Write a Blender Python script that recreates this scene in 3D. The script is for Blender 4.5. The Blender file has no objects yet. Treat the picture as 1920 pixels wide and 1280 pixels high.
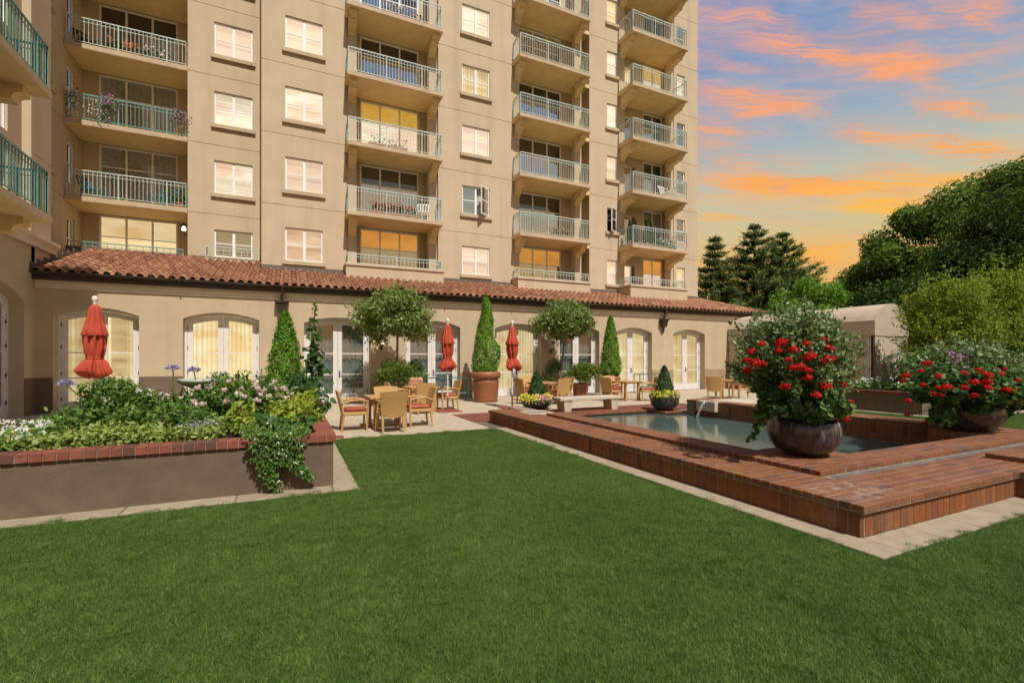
import bpy, math, random
import numpy as np
from mathutils import Vector, Matrix
R = math.radians
random.seed(7)
rng = np.random.default_rng(11)
scene = bpy.context.scene
COL = scene.collection

# ---------------------------------------------------------------- camera
cam_d = bpy.data.cameras.new('camera')
cam = bpy.data.objects.new('camera', cam_d)
COL.objects.link(cam)
cam.location = (0, 0, 1.6)
cam.rotation_euler = (R(90), 0, R(-25.2))
cam_d.sensor_width = 36
cam_d.lens = 891 / 1920 * 36
cam_d.shift_y = 32 / 1920
cam_d.clip_start = 0.05
cam_d.clip_end = 2000
scene.camera = cam

# ---------------------------------------------------------------- node helpers
def srgb(r, g, b):
    f = lambda c: (c / 255 / 12.92) if c / 255 <= 0.04045 else ((c / 255 + 0.055) / 1.055) ** 2.4
    return (f(r), f(g), f(b), 1)

class NT:
    def __init__(s, tree):
        s.t = tree
        s.t.nodes.clear()
    def n(s, typ, **kw):
        nd = s.t.nodes.new(typ)
        for k, v in kw.items():
            setattr(nd, k, v)
        return nd
    def l(s, a, b):
        s.t.links.new(a, b)
    def val(s, sock, v):
        if hasattr(v, 'is_linked'):
            s.l(v, sock)
        else:
            sock.default_value = v
    def math(s, op, a, b=0.0, c=None, clamp=False):
        nd = s.n('ShaderNodeMath', operation=op)
        nd.use_clamp = clamp
        s.val(nd.inputs[0], a)
        s.val(nd.inputs[1], b)
        if c is not None:
            s.val(nd.inputs[2], c)
        return nd.outputs[0]
    def mix(s, fac, a, b, typ='MIX'):
        nd = s.n('ShaderNodeMix', data_type='RGBA', blend_type=typ)
        s.val(nd.inputs[0], fac)
        s.val(nd.inputs[6], a)
        s.val(nd.inputs[7], b)
        return nd.outputs[2]
    def ramp(s, fac, stops, interp='LINEAR'):
        nd = s.n('ShaderNodeValToRGB')
        cr = nd.color_ramp
        cr.interpolation = interp
        while len(cr.elements) < len(stops):
            cr.elements.new(0.5)
        for e, (p, c) in zip(cr.elements, stops):
            e.position = p
            e.color = c if len(c) == 4 else (*c, 1)
        s.l(fac, nd.inputs[0])
        return nd.outputs[0]
    def noise(s, vec, scale, detail=3, rough=0.55, dist=0.0):
        nd = s.n('ShaderNodeTexNoise')
        if vec is not None:
            s.l(vec, nd.inputs['Vector'])
        nd.inputs['Scale'].default_value = scale
        nd.inputs['Detail'].default_value = detail
        nd.inputs['Roughness'].default_value = rough
        nd.inputs['Distortion'].default_value = dist
        return nd.outputs['Fac']
    def maprange(s, v, a, b, c, d, smooth=False):
        nd = s.n('ShaderNodeMapRange')
        if smooth:
            nd.interpolation_type = 'SMOOTHSTEP'
        s.val(nd.inputs[0], v)
        for i, x in enumerate((a, b, c, d)):
            nd.inputs[1 + i].default_value = x
        return nd.outputs[0]
    def mapping(s, vec, loc=(0, 0, 0), rot=(0, 0, 0), sc=(1, 1, 1), typ='POINT'):
        nd = s.n('ShaderNodeMapping', vector_type=typ)
        s.l(vec, nd.inputs[0])
        nd.inputs[1].default_value = loc
        nd.inputs[2].default_value = rot
        nd.inputs[3].default_value = sc
        return nd.outputs[0]

# ---------------------------------------------------------------- sun and sky
SUN_TO = Vector((0.05, -0.62, 0.90)).normalized()
SUN_EL = math.asin(SUN_TO.z)
SUN_AZ = math.atan2(SUN_TO.x, SUN_TO.y)
sun_d = bpy.data.lights.new('sun', 'SUN')
sun_d.energy = 3.8
sun_d.angle = R(0.6)
sun_d.color = (1.0, 0.93, 0.82)
sun = bpy.data.objects.new('sun', sun_d)
COL.objects.link(sun)
sun.rotation_euler = SUN_TO.to_track_quat('Z', 'Y').to_euler()

world = bpy.data.worlds.new('World')
scene.world = world
world.use_nodes = True
W = NT(world.node_tree)
geo = W.n('ShaderNodeTexCoord')
dirv = geo.outputs['Generated']
sep = W.n('ShaderNodeSeparateXYZ')
W.l(dirv, sep.inputs[0])
el = W.math('MULTIPLY', W.math('ARCSINE', sep.outputs[2]), 180 / math.pi)
az = W.math('MULTIPLY', W.math('ARCTAN2', sep.outputs[0], sep.outputs[1]), 180 / math.pi)
comb = W.n('ShaderNodeCombineXYZ')
W.l(az, comb.inputs[0]); W.l(el, comb.inputs[1])
ae = comb.outputs[0]
base = W.ramp(W.maprange(el, -5, 85, 0, 1), [
    (0.00, srgb(120, 104, 84)), (0.05, srgb(190, 140, 90)), (0.105, srgb(236, 158, 66)), (0.165, srgb(228, 182, 98)),
    (0.205, srgb(206, 190, 138)), (0.255, srgb(186, 190, 168)), (0.31, srgb(152, 170, 184)), (0.38, srgb(126, 150, 186)),
    (0.55, srgb(106, 134, 182)), (1.0, srgb(100, 130, 180))])
# ragged coordinates for the clouds, in degrees of azimuth and elevation
nz = W.n('ShaderNodeTexNoise'); nz.inputs['Scale'].default_value = 0.16; nz.inputs['Detail'].default_value = 5
W.l(W.mapping(ae, sc=(1, 3.2, 1)), nz.inputs['Vector'])
off = W.n('ShaderNodeVectorMath', operation='MULTIPLY_ADD')
W.l(nz.outputs['Color'], off.inputs[0]); off.inputs[1].default_value = (6, 1.3, 0); off.inputs[2].default_value = (-3.0, -0.65, 0)
add = W.n('ShaderNodeVectorMath', operation='ADD')
W.l(ae, add.inputs[0]); W.l(off.outputs[0], add.inputs[1])
aew = add.outputs[0]
# streaks seen in the sky: azimuth, elevation, half length, half width, tilt, weight
STREAKS = [(55.6, 29.4, 7.2, 0.75, -24, 1.0), (63.3, 26.1, 5.2, 0.81, -24, 1.05), (53.3, 18.1, 7.9, 0.87, -14, 1.25), (63.3, 16.2, 8.0, 0.69, -10, 1.15), (64.0, 14.1, 4.4, 0.66, -10, 1.4), (52.4, 25.7, 7.6, 0.92, -17, 0.85), (53.7, 24.5, 3.2, 0.47, -8, 0.8), (63.3, 20.2, 5.2, 0.58, -22, 0.95), (69.3, 17.6, 4.2, 0.59, -25, 0.95), (68.6, 21.0, 5.1, 0.53, -24, 0.85), (51.3, 32.7, 6.2, 0.45, -18, 0.8), (64.0, 29.3, 4.7, 0.61, -30, 0.7), (69.5, 27.3, 4.1, 0.51, -30, 0.65), (48.8, 23.8, 3.3, 0.3, -16, 1.1), (48.8, 15.2, 3.2, 0.33, -10, 1.0), (58.5, 10.1, 4.0, 0.78, -9, 1.0), (58.8, 11.2, 3.4, 0.26, -10, 0.8), (65.7, 23.9, 4.1, 0.37, -27, 0.6), (50.8, 28.9, 3.3, 0.27, -19, 0.55), (70.6, 27.9, 2.8, 0.42, -31, 0.6), (63.7, 17.4, 5.4, 0.37, -14, 0.6), (49.9, 20.5, 3.2, 0.41, -15, 0.5), (72.9, 15.3, 2.3, 0.56, -27, 0.8)]
tot = None
for (a0, e0, hl, hw, tilt, wt) in STREAKS:
    m = W.mapping(aew, loc=(a0, e0, 0), rot=(0, 0, R(tilt)), sc=(hl, hw * 1.65, 1), typ='TEXTURE')
    ln = W.n('ShaderNodeVectorMath', operation='LENGTH'); W.l(m, ln.inputs[0])
    g = W.maprange(ln.outputs['Value'], 1.25, 0.0, 0, wt, smooth=True)
    tot = g if tot is None else W.math('ADD', tot, g)
# the same kind of thin cloud goes on all round the sky
fib = W.noise(W.mapping(aew, rot=(0, 0, R(-15)), sc=(16, 2.4, 1), typ='TEXTURE'), 1.0, 6, 0.62, 0.3)
wisp = W.noise(W.mapping(aew, rot=(0, 0, R(-15)), sc=(5.0, .26, 1), typ='TEXTURE'), 1.0, 6, 0.68, 0.2)
genl = W.maprange(fib, 0.42, 0.74, 0, 0.55, smooth=True)
dens = W.math('ADD', W.math('MULTIPLY', tot, W.maprange(wisp, 0.3, 0.66, 0.08, 1.45)), genl)
dens = W.math('MULTIPLY', dens, W.maprange(el, 2, 9, 0.2, 1), clamp=True)
ccol = W.ramp(W.maprange(el, 5, 36, 0, 1), [(0.0, srgb(240, 146, 60)), (0.28, srgb(255, 186, 40)), (0.42, srgb(255, 164, 56)),
                                            (0.6, srgb(255, 164, 92)), (0.8, srgb(250, 162, 108)), (1, srgb(238, 166, 136))])
shade = W.noise(W.mapping(aew, loc=(3, 1.1, 0), rot=(0, 0, R(-14)), sc=(5, 1.0, 1), typ='TEXTURE'), 1.0, 3)
ccol = W.mix(W.maprange(shade, 0.5, 0.72, 0, 0.5), ccol, srgb(186, 152, 150))
veil = W.noise(W.mapping(aew, loc=(7, 2, 0), rot=(0, 0, R(-14)), sc=(9, 1.6, 1), typ='TEXTURE'), 1.0, 6, 0.65, 0.3)
base = W.mix(W.maprange(veil, 0.42, 0.72, 0, 0.5, smooth=True), base, W.ramp(W.maprange(el, 5, 40, 0, 1), [(0, srgb(226, 160, 92)), (0.35, srgb(206, 180, 150)), (0.6, srgb(186, 174, 174)), (1, srgb(170, 170, 188))]))
sunset = W.mix(W.math('MULTIPLY', dens, 0.92), base, ccol)
sky = W.n('ShaderNodeTexSky', sky_type='NISHITA')
sky.sun_disc = False
sky.sun_elevation = SUN_EL
sky.sun_rotation = SUN_AZ
bg1 = W.n('ShaderNodeBackground'); bg1.inputs[1].default_value = 0.08
W.l(sky.outputs[0], bg1.inputs[0])
bg2 = W.n('ShaderNodeBackground'); bg2.inputs[1].default_value = 0.82
W.l(sunset, bg2.inputs[0])
ms = W.n('ShaderNodeMixShader'); ms.inputs[0].default_value = 0.9
W.l(bg1.outputs[0], ms.inputs[1]); W.l(bg2.outputs[0], ms.inputs[2])
wo = W.n('ShaderNodeOutputWorld')
W.l(ms.outputs[0], wo.inputs[0])

scene.view_settings.view_transform = 'Standard'
scene.view_settings.look = 'None'
scene.view_settings.exposure = 0.44
scene.view_settings.gamma = 1.0
scene.view_settings.use_curve_mapping = False
scene.cycles.use_denoising = True
scene.cycles.max_bounces = 8
scene.cycles.transparent_max_bounces = 12
scene.cycles.sample_clamp_indirect = 6.0

# ---------------------------------------------------------------- mesh and object helpers
WLOC = {}
def wl(o):
    return WLOC.get(o.name, Vector((0, 0, 0)))
def link(o, parent=None, wloc=(0, 0, 0)):
    COL.objects.link(o)
    wloc = Vector(wloc)
    WLOC[o.name] = wloc
    if parent is not None:
        o.parent = parent
        o.location = wloc - wl(parent)
    else:
        o.location = wloc
    return o
def tag(o, label=None, cat=None, group=None, kind=None):
    if label: o['label'] = label
    if cat: o['category'] = cat
    if group: o['group'] = group
    if kind: o['kind'] = kind
    return o
def thing(name, label, cat, loc=(0, 0, 0), group=None):
    o = bpy.data.objects.new(name, None)
    o.empty_display_size = 0.2
    link(o, None, loc)
    return tag(o, label, cat, group)
def copy_tree(o, parent=None):
    c = o.copy()
    COL.objects.link(c)
    if parent is not None:
        c.parent = parent
    for ch in list(o.children):
        copy_tree(ch, c)
    return c

class MB:
    def __init__(s):
        s.v = []; s.f = []; s.sm = []
    def add(s, vs, fs, smooth=False):
        b = len(s.v)
        s.v.extend(vs)
        for f in fs:
            s.f.append(tuple(i + b for i in f)); s.sm.append(smooth)
        return s
    def quad(s, a, b, c, d):
        return s.add([a, b, c, d], [(0, 1, 2, 3)])
    def box(s, x0, x1, y0, y1, z0, z1):
        if x0 > x1: x0, x1 = x1, x0
        if y0 > y1: y0, y1 = y1, y0
        vs = [(x0, y0, z0), (x1, y0, z0), (x1, y1, z0), (x0, y1, z0), (x0, y0, z1), (x1, y0, z1), (x1, y1, z1), (x0, y1, z1)]
        return s.add(vs, [(0, 3, 2, 1), (4, 5, 6, 7), (0, 1, 5, 4), (1, 2, 6, 5), (2, 3, 7, 6), (3, 0, 4, 7)])
    def bbox(s, x0, x1, y0, y1, z0, z1, b=0.006):
        """box with all edges chamfered"""
        vs = []; X = (x0, x1); Y = (y0, y1); Z = (z0, z1)
        idx = {}
        for i in (0, 1):
            for j in (0, 1):
                for k in (0, 1):
                    sx, sy, sz = (1 - 2 * i) * b, (1 - 2 * j) * b, (1 - 2 * k) * b
                    idx[i, j, k, 0] = len(vs); vs.append((X[i], Y[j] + sy, Z[k] + sz))
                    idx[i, j, k, 1] = len(vs); vs.append((X[i] + sx, Y[j], Z[k] + sz))
                    idx[i, j, k, 2] = len(vs); vs.append((X[i] + sx, Y[j] + sy, Z[k]))
        fs = []
        for a in (0, 1):
            f = [idx[a, 0, 0, 0], idx[a, 1, 0, 0], idx[a, 1, 1, 0], idx[a, 0, 1, 0]]; fs.append(f if a else f[::-1])
            f = [idx[0, a, 0, 1], idx[0, a, 1, 1], idx[1, a, 1, 1], idx[1, a, 0, 1]]; fs.append(f if a else f[::-1])
            f = [idx[0, 0, a, 2], idx[1, 0, a, 2], idx[1, 1, a, 2], idx[0, 1, a, 2]]; fs.append(f if a else f[::-1])
        for p in (0, 1):
            for q in (0, 1):
                fs.append([idx[p, q, 0, 0], idx[p, q, 1, 0], idx[p, q, 1, 1], idx[p, q, 0, 1]])
                fs.append([idx[p, 0, q, 0], idx[p, 1, q, 0], idx[p, 1, q, 2], idx[p, 0, q, 2]])
                fs.append([idx[0, p, q, 1], idx[1, p, q, 1], idx[1, p, q, 2], idx[0, p, q, 2]])
        for i in (0, 1):
            for j in (0, 1):
                for k in (0, 1):
                    fs.append([idx[i, j, k, 0], idx[i, j, k, 1], idx[i, j, k, 2]])
        return s.add(vs, fs)
    def tube(s, pts, rad, n=8, cap=True, smooth=True):
        pts = [Vector(p) for p in pts]
        rads = rad if isinstance(rad, (list, tuple)) else [rad] * len(pts)
        vs = []; fs = []
        ref = Vector((0.123, 0.9, 0.31)).normalized()
        for i, p in enumerate(pts):
            d = (pts[min(i + 1, len(pts) - 1)] - pts[max(i - 1, 0)])
            d = d.normalized() if d.length > 1e-9 else Vector((0, 0, 1))
            if abs(d.dot(ref)) > 0.95:
                u = d.cross(Vector((1, 0, 0))).normalized()
            else:
                u = d.cross(ref).normalized()
            w = d.cross(u)
            for k in range(n):
                a = 2 * math.pi * k / n
                vs.append(tuple(p + (u * math.cos(a) + w * math.sin(a)) * rads[i]))
        for i in range(len(pts) - 1):
            for k in range(n):
                fs.append((i * n + k, i * n + (k + 1) % n, (i + 1) * n + (k + 1) % n, (i + 1) * n + k))
        s.add(vs, fs, smooth)
        if cap:
            s.add([vs[k] for k in range(n)], [tuple(range(n))[::-1]])
            s.add([vs[-n + k] for k in range(n)], [tuple(range(n))])
        return s
    def lathe(s, prof, n=24, c=(0, 0, 0), fn=None, smooth=True):
        vs = []; fs = []
        for (r, z) in prof:
            for k in range(n):
                a = 2 * math.pi * k / n
                rr = r * (fn(a, z) if fn else 1)
                vs.append((c[0] + rr * math.cos(a), c[1] + rr * math.sin(a), c[2] + z))
        for i in range(len(prof) - 1):
            for k in range(n):
                fs.append((i * n + k, i * n + (k + 1) % n, (i + 1) * n + (k + 1) % n, (i + 1) * n + k))
        return s.add(vs, fs, smooth)
    def extrude(s, prof, axis, a, b):
        """closed profile (list of 2d points) extruded along an axis: 'x' uses (y,z), 'y' uses (x,z), 'z' uses (x,y)"""
        f = {'x': lambda t, p: (t, p[0], p[1]), 'y': lambda t, p: (p[0], t, p[1]), 'z': lambda t, p: (p[0], p[1], t)}[axis]
        n = len(prof)
        vs = [f(a, p) for p in prof] + [f(b, p) for p in prof]
        fs = [(i, (i + 1) % n, n + (i + 1) % n, n + i) for i in range(n)]
        fs += [tuple(range(n))[::-1], tuple(range(n, 2 * n))]
        return s.add(vs, fs)
    def mesh(s, name):
        me = bpy.data.meshes.new(name)
        me.from_pydata(s.v, [], s.f)
        me.polygons.foreach_set('use_smooth', s.sm)
        me.update()
        return me
    def build(s, name, mat, parent=None, fix=True, shift=(0, 0, 0)):
        me = s.mesh(name)
        if fix:
            fixn(me)
        if mat is not None:
            me.materials.append(mat)
        o = bpy.data.objects.new(name, me)
        return link(o, parent, shift)
def fixn(me):
    import bmesh
    bm = bmesh.new(); bm.from_mesh(me)
    bmesh.ops.recalc_face_normals(bm, faces=bm.faces[:])
    bm.to_mesh(me); bm.free()
def inst(name, me, parent, wloc, rz=0.0):
    """one more object on shared mesh data, at a world place"""
    o = bpy.data.objects.new(name, me)
    link(o, parent, wloc)
    if rz: o.rotation_euler = (0, 0, rz)
    return o

# ---------------------------------------------------------------- materials
def mat(name, col, rough=0.6, var=0.12, vscale=6, bump=0.0, bscale=80, metal=0.0, spec=0.4, big=0.0, bigscale=0.5, isl=0.0, objv=0.0, coat=0.0):
    m = bpy.data.materials.new(name); m.use_nodes = True
    T = NT(m.node_tree)
    tc = T.n('ShaderNodeTexCoord').outputs['Object']
    gp = T.n('ShaderNodeNewGeometry')
    pos = gp.outputs['Position']
    c = (*col[:3], 1)
    f = T.noise(pos, vscale, 4)
    dark = tuple(x * (1 - var * 1.6) for x in c[:3]) + (1,)
    lite = tuple(min(1, x * (1 + var * 1.2)) for x in c[:3]) + (1,)
    out = T.mix(T.maprange(f, 0.3, 0.7, 0, 1), dark, lite)
    if big:
        g = T.noise(pos, bigscale, 3, 0.5)
        out = T.mix(T.maprange(g, 0.35, 0.7, 0, big), out, tuple(x * 0.6 for x in c[:3]) + (1,))
    rnd = None
    if isl or objv:
        oi = T.n('ShaderNodeObjectInfo')
        r0 = T.math('FRACT', T.math('ADD', T.math('MULTIPLY', gp.outputs['Random Per Island'], 7.31), T.math('MULTIPLY', oi.outputs['Random'], 3.77)))
        k = max(isl, objv)
        out = T.mix(1.0, out, T.ramp(r0, [(0, (1 - k, 1 - k, 1 - k, 1)), (0.5, (1, 1, 1, 1)), (1, (1 + k * .7, 1 + k * .7, 1 + k * .7, 1))]), 'MULTIPLY')
    b = T.n('ShaderNodeBsdfPrincipled')
    T.l(out, b.inputs['Base Color'])
    b.inputs['Roughness'].default_value = rough
    b.inputs['Metallic'].default_value = metal
    b.inputs['Specular IOR Level'].default_value = spec
    b.inputs['Coat Weight'].default_value = coat
    if name.startswith('stucco'):   # faint rain streaks down the plaster
        st = T.noise(T.mapping(pos, sc=(2.2, 2.2, .12)), 1.0, 4, 0.6)
        out = T.mix(T.maprange(st, 0.48, 0.76, 0, 0.34), out, tuple(x * 0.62 for x in c[:3]) + (1,))
        T.l(out, b.inputs['Base Color'])
    if bump:
        bn = T.n('ShaderNodeBump'); bn.inputs['Strength'].default_value = bump; bn.inputs['Distance'].default_value = 0.01
        T.l(T.noise(pos, bscale, 4, 0.6), bn.inputs['Height'])
        T.l(bn.outputs[0], b.inputs['Normal'])
    o = T.n('ShaderNodeOutputMaterial')
    T.l(b.outputs[0], o.inputs[0])
    return m

def leaf_mat(name, stops, trans=0.3, rough=0.5, objv=True, spec=0.3):
    """leaves: each leaf takes its own tint from a ramp; some light passes through"""
    m = bpy.data.materials.new(name); m.use_nodes = True
    T = NT(m.node_tree)
    gp = T.n('ShaderNodeNewGeometry')
    n1 = T.noise(gp.outputs['Position'], 2.2, 2)
    r = T.math('ADD', T.math('MULTIPLY', gp.outputs['Random Per Island'], 0.7), T.math('MULTIPLY', n1, 0.3))
    c = T.ramp(r, stops)
    b = T.n('ShaderNodeBsdfPrincipled')
    T.l(c, b.inputs['Base Color'])
    b.inputs['Roughness'].default_value = rough
    b.inputs['Specular IOR Level'].default_value = spec
    b.inputs['Specular Tint'].default_value = (1, 1, .9, 1)
    tr = T.n('ShaderNodeBsdfTranslucent')
    T.l(T.mix(1.0, c, (1.25, 1.3, 0.7, 1), 'MULTIPLY'), tr.inputs[0])
    mx = T.n('ShaderNodeMixShader'); mx.inputs[0].default_value = trans
    T.l(b.outputs[0], mx.inputs[1]); T.l(tr.outputs[0], mx.inputs[2])
    o = T.n('ShaderNodeOutputMaterial'); T.l(mx.outputs[0], o.inputs[0])
    return m

def glass_mat(name, refl=0.25, tint=(0.75, 0.8, 0.82)):
    m = bpy.data.materials.new(name); m.use_nodes = True
    T = NT(m.node_tree)
    t = T.n('ShaderNodeBsdfTransparent'); t.inputs[0].default_value = (*tint, 1)
    g = T.n('ShaderNodeBsdfGlossy'); g.inputs['Roughness'].default_value = 0.03
    lw = T.n('ShaderNodeLayerWeight'); lw.inputs[0].default_value = 0.5
    fac = T.math('ADD', T.math('MULTIPLY', T.math('POWER', lw.outputs['Facing'], 4.0), 0.85), refl, clamp=True)
    mx = T.n('ShaderNodeMixShader'); T.l(fac, mx.inputs[0])
    T.l(t.outputs[0], mx.inputs[1]); T.l(g.outputs[0], mx.inputs[2])
    o = T.n('ShaderNodeOutputMaterial'); T.l(mx.outputs[0], o.inputs[0])
    return m

def lit_mat(name, col, strength, style=None, scale=1.0, col2=None):
    """a blind, curtain or room that gives off lamp light; style 'slats' or 'folds' for its cloth"""
    m = bpy.data.materials.new(name); m.use_nodes = True
    T = NT(m.node_tree)
    gp = T.n('ShaderNodeNewGeometry'); tc = T.n('ShaderNodeTexCoord')
    oi = T.n('ShaderNodeObjectInfo')
    pos = gp.outputs['Position']
    sp = T.n('ShaderNodeSeparateXYZ'); T.l(pos, sp.inputs[0])
    n = T.noise(T.mapping(pos, sc=(0.5, 0.5, 1.3)), 1.7, 3)
    c2 = col2 or tuple(x * 0.6 for x in col)
    c = T.mix(T.maprange(n, 0.35, 0.65, 0, 1), (*c2[:3], 1), (*col[:3], 1))
    if style == 'slats':
        w = T.math('SINE', T.math('MULTIPLY', sp.outputs[2], 2 * math.pi / (0.11 * scale)))
        c = T.mix(T.maprange(w, -1, 1, 0.0, 0.28), c, (c2[0] * .5, c2[1] * .45, c2[2] * .4, 1))
    elif style == 'folds':
        ph = T.math('ADD', T.math('MULTIPLY', sp.outputs[0], 2 * math.pi / (0.14 * scale)), T.math('MULTIPLY', T.noise(T.mapping(pos, sc=(4, 4, .1)), 1, 2), 9))
        w = T.math('SINE', ph)
        c = T.mix(T.maprange(w, -1, 1, 0.0, 0.5), c, (c2[0] * .62, c2[1] * .5, c2[2] * .4, 1))  # light and dark of the folds painted into the glow
    e = T.n('ShaderNodeEmission')
    T.l(c, e.inputs[0])
    T.l(T.math('MULTIPLY', T.maprange(oi.outputs['Random'], 0, 1, 0.55, 0.84), strength), e.inputs[1])
    d = T.n('ShaderNodeBsdfDiffuse'); d.inputs[0].default_value = (0.5, 0.45, 0.36, 1)
    a = T.n('ShaderNodeAddShader'); T.l(e.outputs[0], a.inputs[0])
    dm = T.n('ShaderNodeMixShader'); dm.inputs[0].default_value = 0.35
    tb = T.n('ShaderNodeBsdfDiffuse'); tb.inputs[0].default_value = (0.02, 0.02, 0.02, 1)
    T.l(tb.outputs[0], dm.inputs[1]); T.l(d.outputs[0], dm.inputs[2])
    T.l(dm.outputs[0], a.inputs[1])
    o = T.n('ShaderNodeOutputMaterial'); T.l(a.outputs[0], o.inputs[0])
    return m

M = {}
M['stucco'] = mat('stucco', (0.52, 0.42, 0.295), 0.85, 0.035, 1.1, 0.35, 45, big=0.09, bigscale=0.3, spec=0.2)
M['stucco_low'] = mat('stucco_low', (0.475, 0.38, 0.26), 0.85, 0.035, 1.8, 0.4, 60, big=0.08, bigscale=0.5, spec=0.2)
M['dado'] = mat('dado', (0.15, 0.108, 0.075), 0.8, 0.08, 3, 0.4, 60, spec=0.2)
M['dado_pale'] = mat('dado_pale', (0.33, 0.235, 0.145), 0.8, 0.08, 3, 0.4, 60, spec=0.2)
M['planter_wall'] = mat('planter_wall', (0.145, 0.107, 0.077), 0.85, 0.10, 4, 0.55, 55, big=0.3, bigscale=2.2, spec=0.2)
M['soffit'] = mat('soffit', (0.66, 0.50, 0.27), 0.85, 0.06, 2, 0.2, 50, spec=0.2)  # golden bounced light under the balconies is painted into this colour
M['slab'] = mat('slab', (0.5, 0.39, 0.27), 0.8, 0.08, 2, 0.2, 60, big=0.15, bigscale=1.0, spec=0.2)
M['trim'] = mat('trim', (0.6, 0.52, 0.41), 0.7, 0.06, 3, 0.15, 60, spec=0.3)
M['white'] = mat('white_paint', (0.80, 0.79, 0.78), 0.45, 0.04, 5, spec=0.4)
M['white_door'] = mat('white_door_paint', (0.66, 0.63, 0.60), 0.45, 0.05, 5, spec=0.4)
M['verdigris'] = mat('verdigris_paint', (0.14, 0.34, 0.31), 0.5, 0.12, 8, spec=0.4)
M['verdigris_sunlit'] = mat('verdigris_sunlit_paint', (0.46, 0.56, 0.53), 0.5, 0.12, 8, spec=0.4)  # same green, paled to paint sunlight onto the rails
M['gutter'] = mat('gutter_bronze', (0.045, 0.033, 0.026), 0.45, 0.2, 3, spec=0.4)
M['fascia'] = mat('fascia_brown', (0.05, 0.035, 0.027), 0.6, 0.2, 3)
M['concrete'] = mat('concrete', (0.44, 0.37, 0.27), 0.85, 0.10, 5, 0.3, 90, big=0.18, bigscale=0.9, objv=0.06, spec=0.2)
M['kerb'] = mat('kerb_concrete', (0.33, 0.27, 0.19), 0.85, 0.10, 7, 0.35, 110, big=0.25, bigscale=1.7, objv=0.08, spec=0.2)
M['joint'] = mat('paving_joint', (0.13, 0.105, 0.08), 0.9, 0.2, 10)  # dark bed colour showing between the paving slabs
M['stone'] = mat('cast_stone', (0.50, 0.44, 0.34), 0.8, 0.10, 9, 0.3, 90, big=0.2, bigscale=2, spec=0.25)
M['mortar'] = mat('mortar', (0.26, 0.21, 0.16), 0.9, 0.15, 12, 0.4, 120)
M['soil'] = mat('soil', (0.04, 0.027, 0.018), 0.95, 0.3, 14, 0.8, 40)
M['dirt'] = mat('dirt', (0.06, 0.075, 0.03), 0.95, 0.3, 2, 0.6, 10)
M['turf'] = mat('turf_base', (0.028, 0.055, 0.014), 0.95, 0.3, 9, 0.5, 60, spec=0.1)
M['terracotta'] = mat('terracotta', (0.27, 0.10, 0.048), 0.45, 0.12, 5, 0.1, 60, big=0.25, bigscale=2.4)
M['wood'] = mat('teak_wood', (0.46, 0.27, 0.115), 0.55, 0.14, 14, 0.1, 40, objv=0.06)
M['dark_metal'] = mat('dark_metal', (0.03, 0.028, 0.026), 0.45, 0.1, 8, metal=0.3)
M['bronze'] = mat('bronze', (0.13, 0.09, 0.055), 0.5, 0.2, 12, metal=0.3)
M['umbrella'] = mat('umbrella_cloth', (0.40, 0.066, 0.036), 0.8, 0.10, 7, 0.15, 30, spec=0.15)
M['pole_white'] = mat('pole_white', (0.66, 0.6, 0.52), 0.5, 0.06, 6)
M['red_mat'] = mat('red_steel', (0.25, 0.06, 0.04), 0.6, 0.15, 7)
M['awning'] = mat('awning_canvas', (0.47, 0.385, 0.29), 0.85, 0.05, 2, 0.1, 160, spec=0.15)
M['bark'] = mat('bark', (0.11, 0.08, 0.055), 0.9, 0.3, 14, 0.8, 40)
M['bark_pale'] = mat('bark_pale', (0.24, 0.18, 0.12), 0.9, 0.25, 18, 0.6, 60)
M['birdbath'] = mat('birdbath_stone', (0.40, 0.43, 0.37), 0.8, 0.12, 9, 0.4, 70)
M['glass'] = glass_mat('window_glass', 0.15)
M['glass_sky'] = glass_mat('reflecting_glass', 0.58, (0.6, 0.65, 0.7))
M['glass_clear'] = glass_mat('clear_glass', 0.02, (0.9, 0.92, 0.9))
M['room_dark'] = mat('dark_room', (0.022, 0.02, 0.017), 0.9, 0.3, 1.5)
M['cloth_grey'] = mat('grey_curtain', (0.6, 0.58, 0.52), 0.9, 0.12, 6)
M['cloth_pale'] = mat('pale_curtain', (0.5, 0.47, 0.42), 0.9, 0.1, 6)
M['blind_dark'] = mat('dark_blind', (0.1, 0.1, 0.085), 0.8, 0.1, 6)
M['teal'] = mat('teal_plastic', (0.02, 0.16, 0.2), 0.5, 0.1, 6)
M['black'] = mat('black_plastic', (0.012, 0.012, 0.013), 0.5, 0.1, 6)
M['lit_warm'] = lit_mat('lit_blind_warm', (1.0, 0.77, 0.44), 1.1, 'slats', 1, (0.86, 0.56, 0.24))
M['lit_cream'] = lit_mat('lit_blind_cream', (1.0, 0.90, 0.68), 1.15, 'slats', 1.2, (0.86, 0.56, 0.38))
M['reflected_pink'] = lit_mat('painted_reflection_pink', (1.0, 0.68, 0.46), 1.08, None, 1, (0.84, 0.58, 0.46))  # pink glow paints a sunset reflection in the pane
M['lit_orange'] = lit_mat('lit_ceiling_orange', (0.86, 0.36, 0.06), 0.9, None, 1, (0.7, 0.27, 0.05))
M['lit_amber'] = lit_mat('lit_blind_amber', (0.95, 0.55, 0.09), 0.85, 'slats', 1.4, (0.85, 0.42, 0.06))
M['lit_curtain'] = lit_mat('lit_curtain', (1.0, 0.84, 0.54), 1.1, 'folds', 1, (0.82, 0.56, 0.24))
M['lit_room'] = lit_mat('lit_room', (0.95, 0.66, 0.34), 0.95, None, 1, (0.62, 0.36, 0.15))
M['lit_slat_pink'] = lit_mat('lit_slats_pink', (1.0, 0.68, 0.46), 1.05, 'slats', 0.9, (0.75, 0.40, 0.22))
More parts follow.
